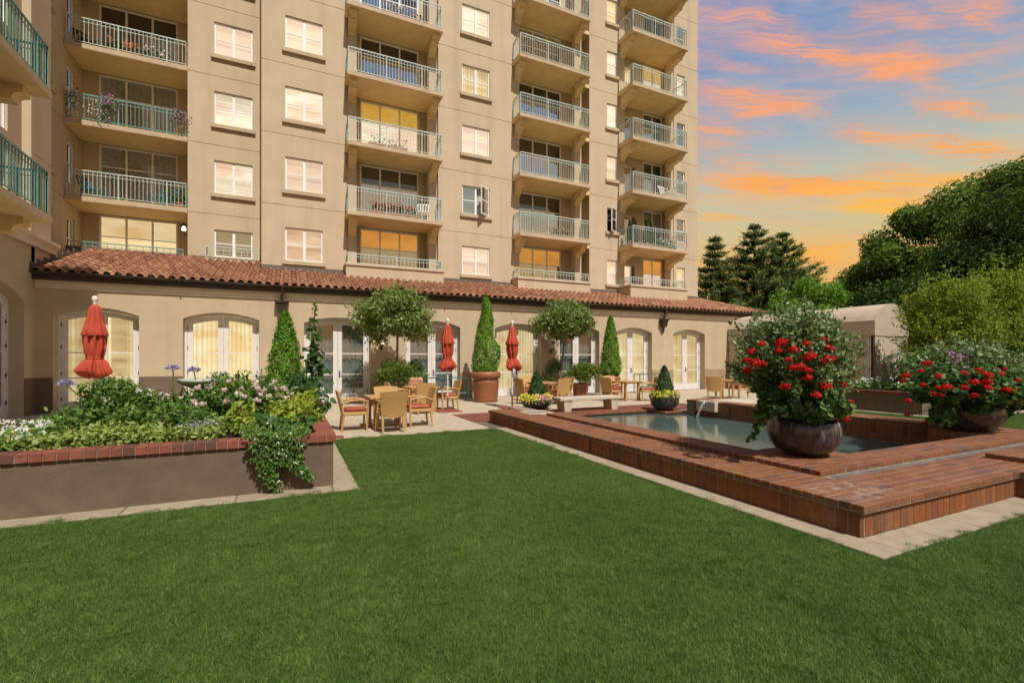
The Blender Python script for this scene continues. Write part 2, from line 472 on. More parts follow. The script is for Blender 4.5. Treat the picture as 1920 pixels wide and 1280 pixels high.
# ---------------------------------------------------------------- brick, tile, water, turf materials
def brick_mat(name, cols, rough=0.75):
    m = bpy.data.materials.new(name); m.use_nodes = True
    T = NT(m.node_tree)
    gp = T.n('ShaderNodeNewGeometry'); oi = T.n('ShaderNodeObjectInfo')
    r = T.math('FRACT', T.math('ADD', T.math('MULTIPLY', gp.outputs['Random Per Island'], 9.17), T.math('MULTIPLY', oi.outputs['Random'], 5.31)))
    c = T.ramp(r, cols, 'LINEAR')
    pos = gp.outputs['Position']
    n = T.noise(pos, 22, 4, 0.6)
    c = T.mix(T.maprange(n, 0.35, 0.7, 0, 0.45), c, T.mix(1.0, c, (0.45, 0.42, 0.42, 1), 'MULTIPLY'))
    n2 = T.noise(pos, 1.7, 3, 0.6)
    c = T.mix(T.maprange(n2, 0.55, 0.75, 0, 0.35), c, (0.16, 0.12, 0.10, 1))
    # white salts bloomed on the corner of the step, and in small patches elsewhere
    vd = T.n('ShaderNodeVectorMath', operation='DISTANCE'); T.l(T.mapping(pos, sc=(.62, 1, .3)), vd.inputs[0]); vd.inputs[1].default_value = (4.98 * .62, 2.83, .09)
    salt = T.math('MULTIPLY', T.maprange(vd.outputs['Value'], .12, .42, 1, 0, True), T.maprange(T.noise(pos, 9, 4, .65), .45, .68, 0, .5))
    salt2 = T.maprange(T.noise(pos, 2.6, 5, .7), .64, .76, 0, .2)
    c = T.mix(T.math('MAXIMUM', salt, salt2), c, (.42, .37, .34, 1))
    b = T.n('ShaderNodeBsdfPrincipled')
    T.l(c, b.inputs['Base Color']); b.inputs['Roughness'].default_value = rough
    b.inputs['Specular IOR Level'].default_value = 0.25
    bn = T.n('ShaderNodeBump'); bn.inputs['Strength'].default_value = 0.5; bn.inputs['Distance'].default_value = 0.004
    T.l(T.noise(pos, 140, 3, 0.6), bn.inputs['Height']); T.l(bn.outputs[0], b.inputs['Normal'])
    o = T.n('ShaderNodeOutputMaterial'); T.l(b.outputs[0], o.inputs[0])
    return m
BR = [(0.0, (0.24, 0.100, 0.043, 1)), (0.22, (0.19, 0.077, 0.034, 1)), (0.45, (0.23, 0.102, 0.046, 1)), (0.66, (0.17, 0.069, 0.034, 1)),
      (0.82, (0.26, 0.10, 0.055, 1)), (0.92, (0.17, 0.075, 0.05, 1)), (0.97, (0.12, 0.065, 0.055, 1)), (1.0, (0.15, 0.075, 0.055, 1))]
M['brick'] = brick_mat('fired_brick', BR)
M['soldier'] = brick_mat('fired_brick_soldier', [(0.0, (0.27, 0.10, 0.035, 1)), (0.3, (0.22, 0.075, 0.026, 1)), (0.55, (0.24, 0.095, 0.034, 1)), (0.72, (0.15, 0.055, 0.026, 1)),
      (0.84, (0.23, 0.09, 0.04, 1)), (0.92, (0.11, 0.052, 0.035, 1)), (1.0, (0.19, 0.09, 0.055, 1))])
M['brick_red'] = brick_mat('planter_brick', [(0.0, (0.26, 0.085, 0.05, 1)), (0.35, (0.20, 0.065, 0.042, 1)), (0.6, (0.27, 0.085, 0.05, 1)), (0.8, (0.15, 0.06, 0.045, 1)), (1.0, (0.11, 0.06, 0.05, 1))])
M['roof_tile'] = brick_mat('clay_roof_tile', [(0.0, (0.40, 0.19, 0.105, 1)), (0.2, (0.31, 0.13, 0.07, 1)), (0.45, (0.44, 0.24, 0.14, 1)), (0.65, (0.27, 0.11, 0.065, 1)),
      (0.8, (0.48, 0.27, 0.16, 1)), (0.92, (0.20, 0.085, 0.06, 1)), (1.0, (0.38, 0.18, 0.10, 1))], 0.8)
M['bowl'] = None

def bowl_mat():
    m = bpy.data.materials.new('glazed_bowl'); m.use_nodes = True
    T = NT(m.node_tree)
    tc = T.n('ShaderNodeTexCoord').outputs['Object']
    sp = T.n('ShaderNodeSeparateXYZ'); T.l(tc, sp.inputs[0])
    ang = T.math('ARCTAN2', sp.outputs[1], sp.outputs[0])
    cb = T.n('ShaderNodeCombineXYZ'); T.l(ang, cb.inputs[0]); T.l(T.math('MULTIPLY', sp.outputs[2], 0.5), cb.inputs[2])
    streak = T.noise(cb.outputs[0], 14, 4, 0.6)
    drip_glint = T.noise(cb.outputs[0], 5.5, 3, 0.6, 0.6)
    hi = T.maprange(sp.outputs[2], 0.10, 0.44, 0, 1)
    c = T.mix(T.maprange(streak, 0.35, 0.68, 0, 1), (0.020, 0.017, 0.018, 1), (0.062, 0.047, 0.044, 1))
    c = T.mix(T.math('MULTIPLY', T.maprange(drip_glint, 0.56, 0.66, 0, 0.85), T.math('MULTIPLY', hi, hi)), c, (0.36, 0.38, 0.45, 1))  # pale glaze drips, strengthened to paint bluish highlights on the upper bowl
    b = T.n('ShaderNodeBsdfPrincipled'); T.l(c, b.inputs['Base Color'])
    T.l(T.maprange(streak, 0.3, 0.7, 0.18, 0.36), b.inputs['Roughness'])
    b.inputs['Specular IOR Level'].default_value = 0.6
    o = T.n('ShaderNodeOutputMaterial'); T.l(b.outputs[0], o.inputs[0])
    return m
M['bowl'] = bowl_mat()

def water_mat():
    m = bpy.data.materials.new('pool_water'); m.use_nodes = True
    T = NT(m.node_tree)
    pos = T.n('ShaderNodeNewGeometry').outputs['Position']
    n = T.noise(pos, 1.4, 3)
    b = T.n('ShaderNodeBsdfPrincipled')
    T.l(T.mix(n, (0.05, 0.088, 0.078, 1), (0.085, 0.125, 0.11, 1)), b.inputs['Base Color'])
    b.inputs['Roughness'].default_value = 0.02
    b.inputs['IOR'].default_value = 1.33
    bn = T.n('ShaderNodeBump'); bn.inputs['Strength'].default_value = 0.17; bn.inputs['Distance'].default_value = 0.02
    h = T.math('ADD', T.noise(T.mapping(pos, sc=(1.0, 1.6, 1)), 6, 3), T.math('MULTIPLY', T.noise(pos, 25, 2), 0.25))
    T.l(h, bn.inputs['Height']); T.l(bn.outputs[0], b.inputs['Normal'])
    o = T.n('ShaderNodeOutputMaterial'); T.l(b.outputs[0], o.inputs[0])
    return m
M['water'] = water_mat()
M['pooltile'] = mat('pool_tile', (0.2, 0.23, 0.22), 0.3, 0.3, 40)

# ---------------------------------------------------------------- ground, patio, lawn
g = MB()
g.quad((-900, -900, -.14), (900, -900, -.14), (900, 900, -.14), (-900, 900, -.14))
tag(g.build('ground', M['dirt']), kind='structure')

patio = MB()
for (x0, x1, y0, y1) in [(-9, -3.0, 6.35, 18.3), (-3.0, .5, 9.95, 18.3), (.5, 4.2, 10.02, 18.3), (4.2, 26, 13.05, 18.3), (12.7, 26, 9.5, 13.05), (17.6, 32, 6.35, 9.5), (4.2, 4.6, 10.02, 11.2)]:
    patio.box(x0, x1, y0, y1, -.3, -.006)
patio = patio.build('patio', M['joint']); tag(patio, kind='structure')
SL = {}
def slab(parent, x0, x1, y0, y1, m, z=0.006, name='paving_slab', gap=0.006):
    k = (round(x1 - x0, 3), round(y1 - y0, 3), m.name)
    if k not in SL:
        b = MB(); dx, dy = (x1 - x0) / 2 - gap, (y1 - y0) / 2 - gap
        b.bbox(-dx, dx, -dy, dy, -.03, 0, .004)
        me = b.mesh(name); fixn(me); me.materials.append(m); SL[k] = me
    return inst(name, SL[k], parent, ((x0 + x1) / 2, (y0 + y1) / 2, z + random.uniform(-.0012, .0012)))
def slabs(parent, x0, x1, y0, y1, nx, ny, m, z=0.006):
    for i in range(nx):
        for j in range(ny):
            slab(parent, x0 + (x1 - x0) * i / nx, x0 + (x1 - x0) * (i + 1) / nx, y0 + (y1 - y0) * j / ny, y0 + (y1 - y0) * (j + 1) / ny, m, z)
slabs(patio, -9, -3.0, 6.35, 18.2, 4, 8, M['concrete'])
slabs(patio, -3.0, .5, 9.95, 18.2, 2, 5, M['concrete'])
slabs(patio, .5, 4.2, 10.02, 13.05, 2, 2, M['concrete'])
slabs(patio, .5, 4.2, 13.05, 18.2, 2, 3, M['concrete'])
slabs(patio, 4.2, 26, 13.05, 18.2, 11, 3, M['concrete'])
slabs(patio, 12.7, 26, 9.5, 13.05, 6, 2, M['concrete'])
slabs(patio, 17.6, 32, 6.35, 9.5, 5, 2, M['concrete'])

kp = MB()
for (x0, x1, y0, y1) in [(-9, .79, 6.06, 6.40), (.49, .79, 6.40, 10.02), (4.28, 4.62, 2.16, 10.02), (4.62, 7.6, 2.16, 2.5), (7.25, 7.6, -2, 2.16), (.79, 4.28, 9.99, 10.05), (15.75, 16.05, 6.2, 9.5)]:
    kp.box(x0, x1, y0, y1, -.3, 0.002)
kerb = kp.build('kerb_path', M['joint']); tag(kerb, kind='structure')
def strip(x0, x1, y0, y1, n, ax):
    for i in range(n):
        if ax == 'x':
            slab(kerb, x0 + (x1 - x0) * i / n, x0 + (x1 - x0) * (i + 1) / n, y0, y1, M['kerb'], 0.014)
        else:
            slab(kerb, x0, x1, y0 + (y1 - y0) * i / n, y0 + (y1 - y0) * (i + 1) / n, M['kerb'], 0.014)
strip(-8.75, .49, 6.06, 6.38, 9, 'x')
strip(.49, .79, 6.06, 10.02, 5, 'y')
strip(4.28, 4.60, 2.16, 10.02, 8, 'y')
strip(4.60, 7.25, 2.16, 2.49, 4, 'x')
strip(7.25, 7.57, -1.4, 2.49, 4, 'y')
strip(15.75, 16.05, 6.2, 9.5, 3, 'y')

lawn = MB()
LAWN = [(-9, 4.28, -2.5, 6.06), (.79, 4.28, 6.06, 9.99), (4.28, 7.25, -2.5, 2.16), (12.15, 15.75, 2.0, 9.5), (15.75, 34, -1, 6.2)]
for (x0, x1, y0, y1) in LAWN:
    lawn.quad((x0, y0, 0), (x1, y0, 0), (x1, y1, 0), (x0, y1, 0))
lawn = lawn.build('lawn', M['turf'], fix=False); tag(lawn, kind='structure')

# short mown grass: patches of blades placed over the lawn
def grass_patch(name, n, half, hmin, hmax, wid, seed):
    r = np.random.default_rng(seed)
    p = r.uniform(-half, half, (n, 2))
    h = r.uniform(hmin, hmax, n); a = r.uniform(0, 2 * np.pi, n)
    lean = r.normal(0, 0.65, (n, 2)) * h[:, None]
    t = np.stack([np.cos(a), np.sin(a)], 1) * (wid * r.uniform(.7, 1.3, n))[:, None]
    v = np.zeros((n, 3, 3), np.float32)
    v[:, 0, :2] = p - t; v[:, 1, :2] = p + t
    v[:, 2, :2] = p + lean; v[:, 2, 2] = h
    return mesh_np(name, v.reshape(-1, 3), 3)
def mesh_np(name, v, k):
    me = bpy.data.meshes.new(name)
    nv = len(v); nf = nv // k
    me.vertices.add(nv); me.vertices.foreach_set('co', np.ascontiguousarray(v, np.float32).ravel())
    me.loops.add(nv); me.loops.foreach_set('vertex_index', np.arange(nv, dtype=np.int32))
    me.polygons.add(nf)
    me.polygons.foreach_set('loop_start', np.arange(0, nv, k, dtype=np.int32))
    me.polygons.foreach_set('loop_total', np.full(nf, k, np.int32))
    me.update(calc_edges=True)
    return me
def grass_mat():
    m = bpy.data.materials.new('grass_blades'); m.use_nodes = True
    T = NT(m.node_tree)
    gp = T.n('ShaderNodeNewGeometry'); pos = gp.outputs['Position']
    n1 = T.noise(pos, 0.9, 4, 0.6); n2 = T.noise(pos, 5.5, 4, 0.65); n3 = T.noise(pos, 22, 2, 0.6)
    r = T.math('ADD', T.math('MULTIPLY', gp.outputs['Random Per Island'], 0.42), T.math('ADD', T.math('MULTIPLY', n1, 0.30), T.math('ADD', T.math('MULTIPLY', n2, 0.30), T.math('MULTIPLY', n3, 0.16))))
    c = T.ramp(T.maprange(r, 0.30, 0.86, 0, 1), [(0, (0.030, 0.068, 0.012, 1)), (0.38, (0.072, 0.148, 0.024, 1)), (0.66, (0.13, 0.225, 0.042, 1)), (1, (0.27, 0.33, 0.10, 1))])
    b = T.n('ShaderNodeBsdfPrincipled'); T.l(c, b.inputs['Base Color']); b.inputs['Roughness'].default_value = 0.6
    b.inputs['Specular IOR Level'].default_value = 0.15
    tr = T.n('ShaderNodeBsdfTranslucent'); T.l(c, tr.inputs[0])
    mx = T.n('ShaderNodeMixShader'); mx.inputs[0].default_value = 0.25
    T.l(b.outputs[0], mx.inputs[1]); T.l(tr.outputs[0], mx.inputs[2])
    o = T.n('ShaderNodeOutputMaterial'); T.l(mx.outputs[0], o.inputs[0])
    return m
M['grass'] = grass_mat()
gcol = bpy.data.collections.new('grass_tufts')
for i in range(4):
    me = grass_patch('grass_tuft', 1500, 0.15, 0.009, 0.026, 0.0014, 50 + i)
    me.materials.append(M['grass'])
    o = bpy.data.objects.new('grass_tuft', me); gcol.objects.link(o)
gv = []
for (x0, x1, y0, y1) in LAWN:
    y0 = max(y0, -1.0); x0 = max(x0, -8.9); x1 = min(x1, 26)
    area = (x1 - x0) * (y1 - y0)
    st = .125 if x0 < 8 else .2
    gx, gy = np.meshgrid(np.linspace(x0 + .12, x1 - .12, max(2, int((x1 - x0) / st))), np.linspace(y0 + .12, y1 - .12, max(2, int((y1 - y0) / st))))
    pts = np.stack([gx.ravel(), gy.ravel()], 1) + rng.uniform(-.05, .05, (gx.size, 2))
    pts[:, 0] = np.clip(pts[:, 0], x0 + .13, x1 - .13); pts[:, 1] = np.clip(pts[:, 1], y0 + .13, y1 - .13)
    dd = .4258 * pts[:, 0] + .9048 * pts[:, 1]; rr = .9048 * pts[:, 0] - .4258 * pts[:, 1]
    pts = pts[(dd > .4) & (np.abs(rr) < dd * 1.2 + 3.0)]
    gv.append(pts)
gv = np.concatenate(gv)
gm = bpy.data.meshes.new('grass')
gm.vertices.add(len(gv)); gm.vertices.foreach_set('co', np.concatenate([gv, np.zeros((len(gv), 1))], 1).astype(np.float32).ravel())
gobj = bpy.data.objects.new('grass', gm); link(gobj); tag(gobj, 'short green mown grass covering the lawn', 'grass', kind='stuff')
ng = bpy.data.node_groups.new('grass_scatter', 'GeometryNodeTree')
ng.interface.new_socket('Geometry', in_out='INPUT', socket_type='NodeSocketGeometry')
ng.interface.new_socket('Geometry', in_out='OUTPUT', socket_type='NodeSocketGeometry')
N = ng.nodes
gi = N.new('NodeGroupInput'); go = N.new('NodeGroupOutput')
ci = N.new('GeometryNodeCollectionInfo'); ci.inputs[0].default_value = gcol; ci.inputs[1].default_value = True; ci.inputs[2].default_value = True
ip = N.new('GeometryNodeInstanceOnPoints'); ip.inputs['Pick Instance'].default_value = True
rv = N.new('FunctionNodeRandomValue'); rv.data_type = 'FLOAT_VECTOR'
rv.inputs[0].default_value = (-.10, -.10, 0); rv.inputs[1].default_value = (.10, .10, 6.283)
rs = N.new('FunctionNodeRandomValue'); rs.data_type = 'FLOAT'
rs.inputs[2].default_value = 0.75; rs.inputs[3].default_value = 1.2; rs.inputs['Seed'].default_value = 3
ng.links.new(gi.outputs[0], ip.inputs['Points']); ng.links.new(ci.outputs[0], ip.inputs['Instance'])
ng.links.new(rv.outputs[0], ip.inputs['Rotation']); ng.links.new(rs.outputs[1], ip.inputs['Scale'])
ng.links.new(ip.outputs[0], go.inputs[0])
md = gobj.modifiers.new('scatter', 'NODES'); md.node_group = ng

# ---------------------------------------------------------------- brick sets
BM = {}
def brick_mesh(dx, dy, dz, m, name='brick'):
    k = (round(dx, 3), round(dy, 3), round(dz, 3), m.name)
    if k not in BM:
        b = MB(); b.bbox(-dx / 2, dx / 2, -dy / 2, dy / 2, -dz / 2, dz / 2, 0.005)
        me = b.mesh(name); fixn(me); me.materials.append(m); BM[k] = me
    return BM[k]
def view(p):
    d = .4258 * p[0] + .9048 * p[1]; r = .9048 * p[0] - .4258 * p[1]
    return r / max(d, .01), d
def lay(parent, bricks, limit=300, name='brick'):
    """bricks: (cx,cy,cz,dx,dy,dz,material key). The ones that show largest become parts, the rest one joined part"""
    sc = []
    for b in bricks:
        xr, d = view(b)
        w = max(b[3], b[4]) * max(b[5], .3 * min(b[3], b[4]) + .001) / max(d, .3) ** 2
        sc.append(w if (d > .5 and abs(xr) < 1.12) else w * 1e-4)
    order = sorted(range(len(bricks)), key=lambda i: -sc[i])
    rest = {}
    for n, i in enumerate(order):
        x, y, z, dx, dy, dz, m = bricks[i]
        jz = random.uniform(-.0018, .0018)
        if n < limit:
            o = inst(name, brick_mesh(dx, dy, dz, M[m], name), parent, (x + random.uniform(-.0015, .0015), y + random.uniform(-.0015, .0015), z + jz))
            o.rotation_euler = (random.uniform(-.006, .006), random.uniform(-.006, .006), random.uniform(-.008, .008))
        else:
            rest.setdefault(m, MB()).bbox(x - dx / 2, x + dx / 2, y - dy / 2, y + dy / 2, z + jz - dz / 2, z + jz + dz / 2, .005)
    for m, mb in rest.items():
        tag(mb.build(name, M[m], parent), kind='stuff')
def rows(x0, x1, y0, y1, ztop, dz, m='brick', L=0.235, P=0.112, j=0.010):
    """courses running along x, joints staggered, flat bricks"""
    out = []; n = max(1, round((y1 - y0) / P)); p = (y1 - y0) / n
    for i in range(n):
        x = x0; first = True
        while x < x1 - .02:
            ln = L / 2 if (first and i % 2) else L
            e = min(x + ln, x1)
            if x1 - e < .05: e = x1
            out.append(((x + e) / 2, y0 + p * (i + .5), ztop - dz / 2, e - x - j, p - j, dz, m))
            x = e; first = False
    return out

fount = thing('brick_fountain', 'low brick fountain pool with stepped brick surround and grey green water', 'fountain', (7.8, 7, 0))
core = MB()
core.box(4.579, 5.34, 2.490, 11.04, -.2, .236); core.box(4.554, 5.34, 2.450, 11.055, .236, .3055)
core.box(5.34, 12.1, 2.490, 3.14, -.2, .236); core.box(5.34, 12.1, 2.450, 3.15, .236, .3055)
core.box(7.571, 12.1, .8, 2.490, -.2, .236); core.box(7.559, 12.1, .8, 2.45, .236, .3055)
ch = MB(); ch.box(5.34, 11.42, 3.15, 3.28, -.2, .285); ch.build('channel', mat('channel_grey', (.13, .125, .115), .5, .2, 6), fount)
core.box(5.279, 5.72, 3.274, 9.38, -.4, .3615)
core.box(5.72, 11.38, 3.274, 3.74, -.4, .3615)
core.box(5.72, 6.54, 3.74, 4.41, -.4, .3615); core.box(10.111, 11.38, 3.74, 4.41, -.4, .3615)
core.box(10.936, 11.38, 4.41, 10.49, -.4, .3615)
core.box(11.38, 12.1, 3.15, 10.78, -.2, .301); core.box(10.945, 12.6, 10.49, 10.79, -.2, .357)
core.box(8.22, 12, 1.62, 2.97, .301, .366)
core.box(5.34, 5.72, 9.38, 11.6, -.4, .301)
core.box(5.5, 12.6, 11.6, 13.04, -.4, -.004); core.box(10.25, 10.93, 10.95, 11.6, -.4, -.004); core.box(10.93, 12.6, 10.79, 11.6, -.4, -.004); core.box(4.2, 5.5, 11.06, 13.04, -.4, -.004)
core.build('core', M['mortar'], fount)
bk = []
bk += rows(4.545, 5.30, 2.44, 11.08, .31, .064)
bk += rows(5.30, 8.22, 2.44, 3.15, .31, .064)
bk += rows(8.22, 12.0, 2.97, 3.15, .31, .064)
bk += rows(7.55, 8.22, .9, 2.44, .31, .064)
bk += rows(8.20, 12.0, 1.6, 2.98, .375, .066)
bk += rows(5.27, 5.735, 3.73, 9.40, .366, .058)
bk += rows(5.27, 11.4, 3.265, 3.73, .366, .058)
bk += rows(5.735, 6.56, 3.73, 4.43, .366, .058)
bk += rows(10.10, 10.92, 3.73, 4.43, .366, .058)
bk += rows(10.92, 11.4, 3.73, 10.5, .366, .058)
bk += rows(10.92, 12.6, 10.5, 10.8, .366, .058)
bk += rows(11.42, 12.12, 3.15, 10.5, .31, .064)
def soldiers_x(x, y0, y1, z0, z1, face=-1, p=.111, m='soldier'):
    out = []; n = round((y1 - y0) / p); q = (y1 - y0) / n
    for i in range(n):
        out.append((x - face * .03, y0 + q * (i + .5), (z0 + z1) / 2, .06, q - .009, z1 - z0, m))
    return out
def soldiers_y(y, x0, x1, z0, z1, p=.111, m='soldier'):
    out = []; n = round((x1 - x0) / p); q = (x1 - x0) / n
    for i in range(n):
        out.append((x0 + q * (i + .5), y + .03, (z0 + z1) / 2, q - .009, .06, z1 - z0, m))
    return out
bk += soldiers_x(4.573, 2.484, 11.04, .012, .236)
bk += soldiers_y(2.484, 4.64, 7.55, .012, .236)
bk += soldiers_x(7.565, .9, 2.48, .012, .236)
bk += soldiers_x(10.93, 4.43, 10.5, .065, .295)
bk += soldiers_x(10.93, 4.43, 10.5, -.06, .056, p=.225, m='brick')
bk += soldiers_x(10.105, 3.75, 4.43, .065, .295)
bk += soldiers_x(10.105, 3.75, 4.43, -.06, .056, p=.225, m='brick')
bk += soldiers_y(10.47, 10.94, 11.4, .065, .295)
bk += [(5.735 + .112 * (i + .5), 11.70, -.026, .103, .22, .062, 'brick') for i in range(40)]
bk += [(10.22 + .112 * (i + .5), 11.05, -.026, .103, .22, .062, 'brick') for i in range(6)]
bk += [(10.335, 11.16 + .112 * (i + .5), -.026, .22, .103, .062, 'brick') for i in range(4)]
lay(fount, bk)
pv = []
for (x0, x1, y0, y1) in [(4.22, 12.6, 11.82, 13.03), (10.45, 12.6, 11.16, 11.82), (4.22, 5.7, 11.1, 11.82), (12.6, 12.7, 9.5, 9.55)]:
    pv += rows(x0, x1, y0, y1, .006, .05, 'brick_red')
pvm = MB()
for (x, y, z, dx, dy, dz, m) in pv:
    pvm.box(x - dx / 2, x + dx / 2, y - dy / 2, y + dy / 2, z - dz / 2, z + dz / 2 + random.uniform(-.001, .001))
bp = pvm.build('brick_paving', M['brick_red']); tag(bp, kind='structure')
pb = MB()
for i in range(4):
    for j in range(3):
        pb.box(.52 + .125 * i, .52 + .125 * i + .118, 10.06 + .115 * j, 10.06 + .115 * j + .108, -.05, .017)
tag(pb.build('brick_paving', M['brick_red']), kind='structure')
tl = MB()
for (x0, x1, y0, y1) in [(5.735, 10.26, 11.60, 11.62), (10.24, 10.26, 10.97, 11.60), (10.26, 10.93, 10.95, 10.97), (5.72, 5.735, 3.74, 11.6), (5.735, 10.93, 3.72, 3.745)]:
    tl.box(x0, x1, y0, y1, -.4, -.06)
tl.build('tile_band', M['pooltile'], fount)
wt = MB(); wt.quad((5.72, 3.70, -.085), (10.96, 3.70, -.085), (10.96, 11.63, -.085), (5.72, 11.63, -.085))
tag(wt.build('water', M['water'], fix=False), kind='structure')
sp_ = MB()
sp_.extrude([(9.62, .10), (10.29, .10), (10.29, .372), (10.06, .372), (10.02, .335), (9.89, .335), (9.85, .372), (9.62, .372)], 'x', 10.80, 11.12)
sp_.build('spout', M['stone'], fount)
jet = MB()
pts = [(10.84 - .02 - .34 * t, 9.955, .345 + .03 * t - .46 * t * t) for t in [i / 8 for i in range(9)]]
jet.tube(pts, [.045, .044, .042, .04, .036, .032, .03, .03, .034], 8)
jm = bpy.data.materials.new('falling_water'); jm.use_nodes = True
T = NT(jm.node_tree); b_ = T.n('ShaderNodeBsdfPrincipled'); b_.inputs['Transmission Weight'].default_value = 0.9; b_.inputs['IOR'].default_value = 1.33
b_.inputs['Roughness'].default_value = 0.12; b_.inputs['Base Color'].default_value = (.85, .9, .92, 1)
o_ = T.n('ShaderNodeOutputMaterial'); T.l(b_.outputs[0], o_.inputs[0])
tag(jet.build('water', jm), kind='structure')
sl_ = MB(); sl_.bbox(11.42, 12.5, 9.3, 10.49, .30, .352, .006); sl_.build('stone_slab', M['stone'], fount)
lid = MB()
for (x0, x1, y0, y1) in [(5.02, 5.68, 9.72, 9.80), (5.02, 5.68, 10.22, 10.30), (5.02, 5.10, 9.80, 10.22), (5.60, 5.68, 9.80, 10.22)]:
    lid.bbox(x0, x1, y0, y1, .30, .326, .004)
lid.build('lid_frame', M['stone'], fount)
lp = MB(); lp.box(5.10, 5.60, 9.80, 10.22, .30, .318); lp.build('lid', mat('lid_grey', (.2, .21, .2), .5), fount)

# ---------------------------------------------------------------- planter walls
def planter(name, label, x0, x1, y0, y1, h, cap_front, cap_sides, mk='planter_wall'):
    t = thing(name, label, 'planter', (x0, y0, 0))
    w = MB(); d = .2
    w.box(x0, x1, y0, y0 + d, -.1, h - .095); w.box(x0, x1, y1 - d, y1, -.1, h - .095)
    w.box(x0, x0 + d, y0 + d, y1 - d, -.1, h - .095); w.box(x1 - d, x1, y0 + d, y1 - d, -.1, h - .095)
    w.build('wall', M[mk], t)
    s = MB(); s.box(x0 + d, x1 - d, y0 + d, y1 - d, -.1, h - .06); s.build('soil', M['soil'], t)
    mo = MB(); e = .018
    mo.box(x0 - e, x1 + e, y0 - e, y0 + .2, h - .095, h - .008); mo.box(x0 - e, x1 + e, y1 - .2, y1 + e, h - .095, h - .008)
    mo.box(x0 - e, x0 + .2, y0 + .2, y1 - .2, h - .095, h - .008); mo.box(x1 - .2, x1 + e, y0 + .2, y1 - .2, h - .095, h - .008)
    mo.build('mortar_bed', M['mortar'], t)
    b = []; p = .106
    o = .032
    for (yc, on) in ((y0 + .087, True), (y1 - .087, True)):
        n = round((x1 - x0 + 2 * o) / p); q = (x1 - x0 + 2 * o) / n
        for i in range(n):
            b.append((x0 - o + q * (i + .5), yc, h - .046, q - .009, .238, .094, 'brick_red'))
    n = round((y1 - y0 - .42) / p); q = (y1 - y0 - .42) / n
    for i in range(n):
        for xc in (x0 + .087, x1 - .087):
            b.append((xc, y0 + .21 + q * (i + .5), h - .046, .238, q - .009, .094, 'brick_red'))
    lay(t, b, 200)
    return t
planter('raised_planter', 'brown stucco planter wall with red brick cap in front of the flower bed', -2.95, .51, 6.35, 9.90, .655, True, True)
planter('raised_planter', 'far raised planter with brick cap beside the canvas canopy, beyond the fountain', 16.05, 17.55, 7.15, 10.6, .64, True, True)
# ---------------------------------------------------------------- building helpers
def fY(Y):   # wall facing the camera side (-Y): u = X, v = Z, d = depth into the wall
    return lambda u, v, d: (u, Y + d, v)
def fX(X):   # wall facing +X: u = Y
    return lambda u, v, d: (X - d, u, v)
def wall_grid(mb, P, u0, u1, v0, v1, holes=(), gu=(), gv=(), reveal=.14, gd=.014, gw=.011):
    us = {u0, u1}; vs = {v0, v1}
    for (a, b, c, d) in holes:
        us |= {a, b}; vs |= {c, d}
    for g in gu: us |= {g - gw, g + gw}
    for g in gv: vs |= {g - gw, g + gw}
    us = sorted(x for x in us if u0 <= x <= u1); vs = sorted(x for x in vs if v0 <= x <= v1)
    def dep(i, j):
        if i < 0 or j < 0 or i >= len(us) - 1 or j >= len(vs) - 1: return None
        u = (us[i] + us[i + 1]) / 2; v = (vs[j] + vs[j + 1]) / 2
        for (a, b, c, d) in holes:
            if a < u < b and c < v < d: return 'h'
        if any(abs(u - g) < gw for g in gu) or any(abs(v - g) < gw for g in gv): return gd
        return 0.0
    D = {(i, j): dep(i, j) for i in range(-1, len(us)) for j in range(-1, len(vs))}
    val = lambda x: reveal if x == 'h' else x
    for i in range(len(us) - 1):
        for j in range(len(vs) - 1):
            a = D[i, j]
            if a != 'h':
                mb.quad(P(us[i], vs[j], a), P(us[i + 1], vs[j], a), P(us[i + 1], vs[j + 1], a), P(us[i], vs[j + 1], a))
            b = D.get((i + 1, j))
            if b is not None and val(a) != val(b):
                mb.quad(P(us[i + 1], vs[j], val(a)), P(us[i + 1], vs[j + 1], val(a)), P(us[i + 1], vs[j + 1], val(b)), P(us[i + 1], vs[j], val(b)))
            b = D.get((i, j + 1))
            if b is not None and val(a) != val(b):
                mb.quad(P(us[i], vs[j + 1], val(a)), P(us[i + 1], vs[j + 1], val(a)), P(us[i + 1], vs[j + 1], val(b)), P(us[i], vs[j + 1], val(b)))
    return mb
WM = {}
def cached(key, fn, m):
    if key not in WM:
        me = fn(); fixn(me); me.materials.append(m); WM[key] = me
    return WM[key]
STY = {'cream': ('glass_clear', 'lit_cream', 'blind'), 'warm': ('glass_clear', 'lit_warm', 'blind'), 'pink': ('glass_clear', 'reflected_pink', 'blind'),  # the pink 'blind' is a glowing sheet painted as a sunset reflection
       'slat': ('glass_clear', 'lit_slat_pink', 'blind'), 'amber': ('glass_clear', 'lit_amber', 'blind'), 'orange': ('glass_clear', 'lit_orange', 'room'),
       'curtainlit': ('glass_clear', 'lit_curtain', 'curtain'), 'room': ('glass_clear', 'lit_room', 'room'),
       'dark': ('glass', 'room_dark', 'room'), 'brown': ('glass', 'blind_dark', 'blind'), 'blue': ('glass_sky', 'room_dark', 'room'),
       'bluecurtain': ('glass_sky', 'cloth_grey', 'curtain'), 'grey': ('glass', 'cloth_grey', 'curtain'), 'pale': ('glass', 'cloth_pale', 'curtain')}
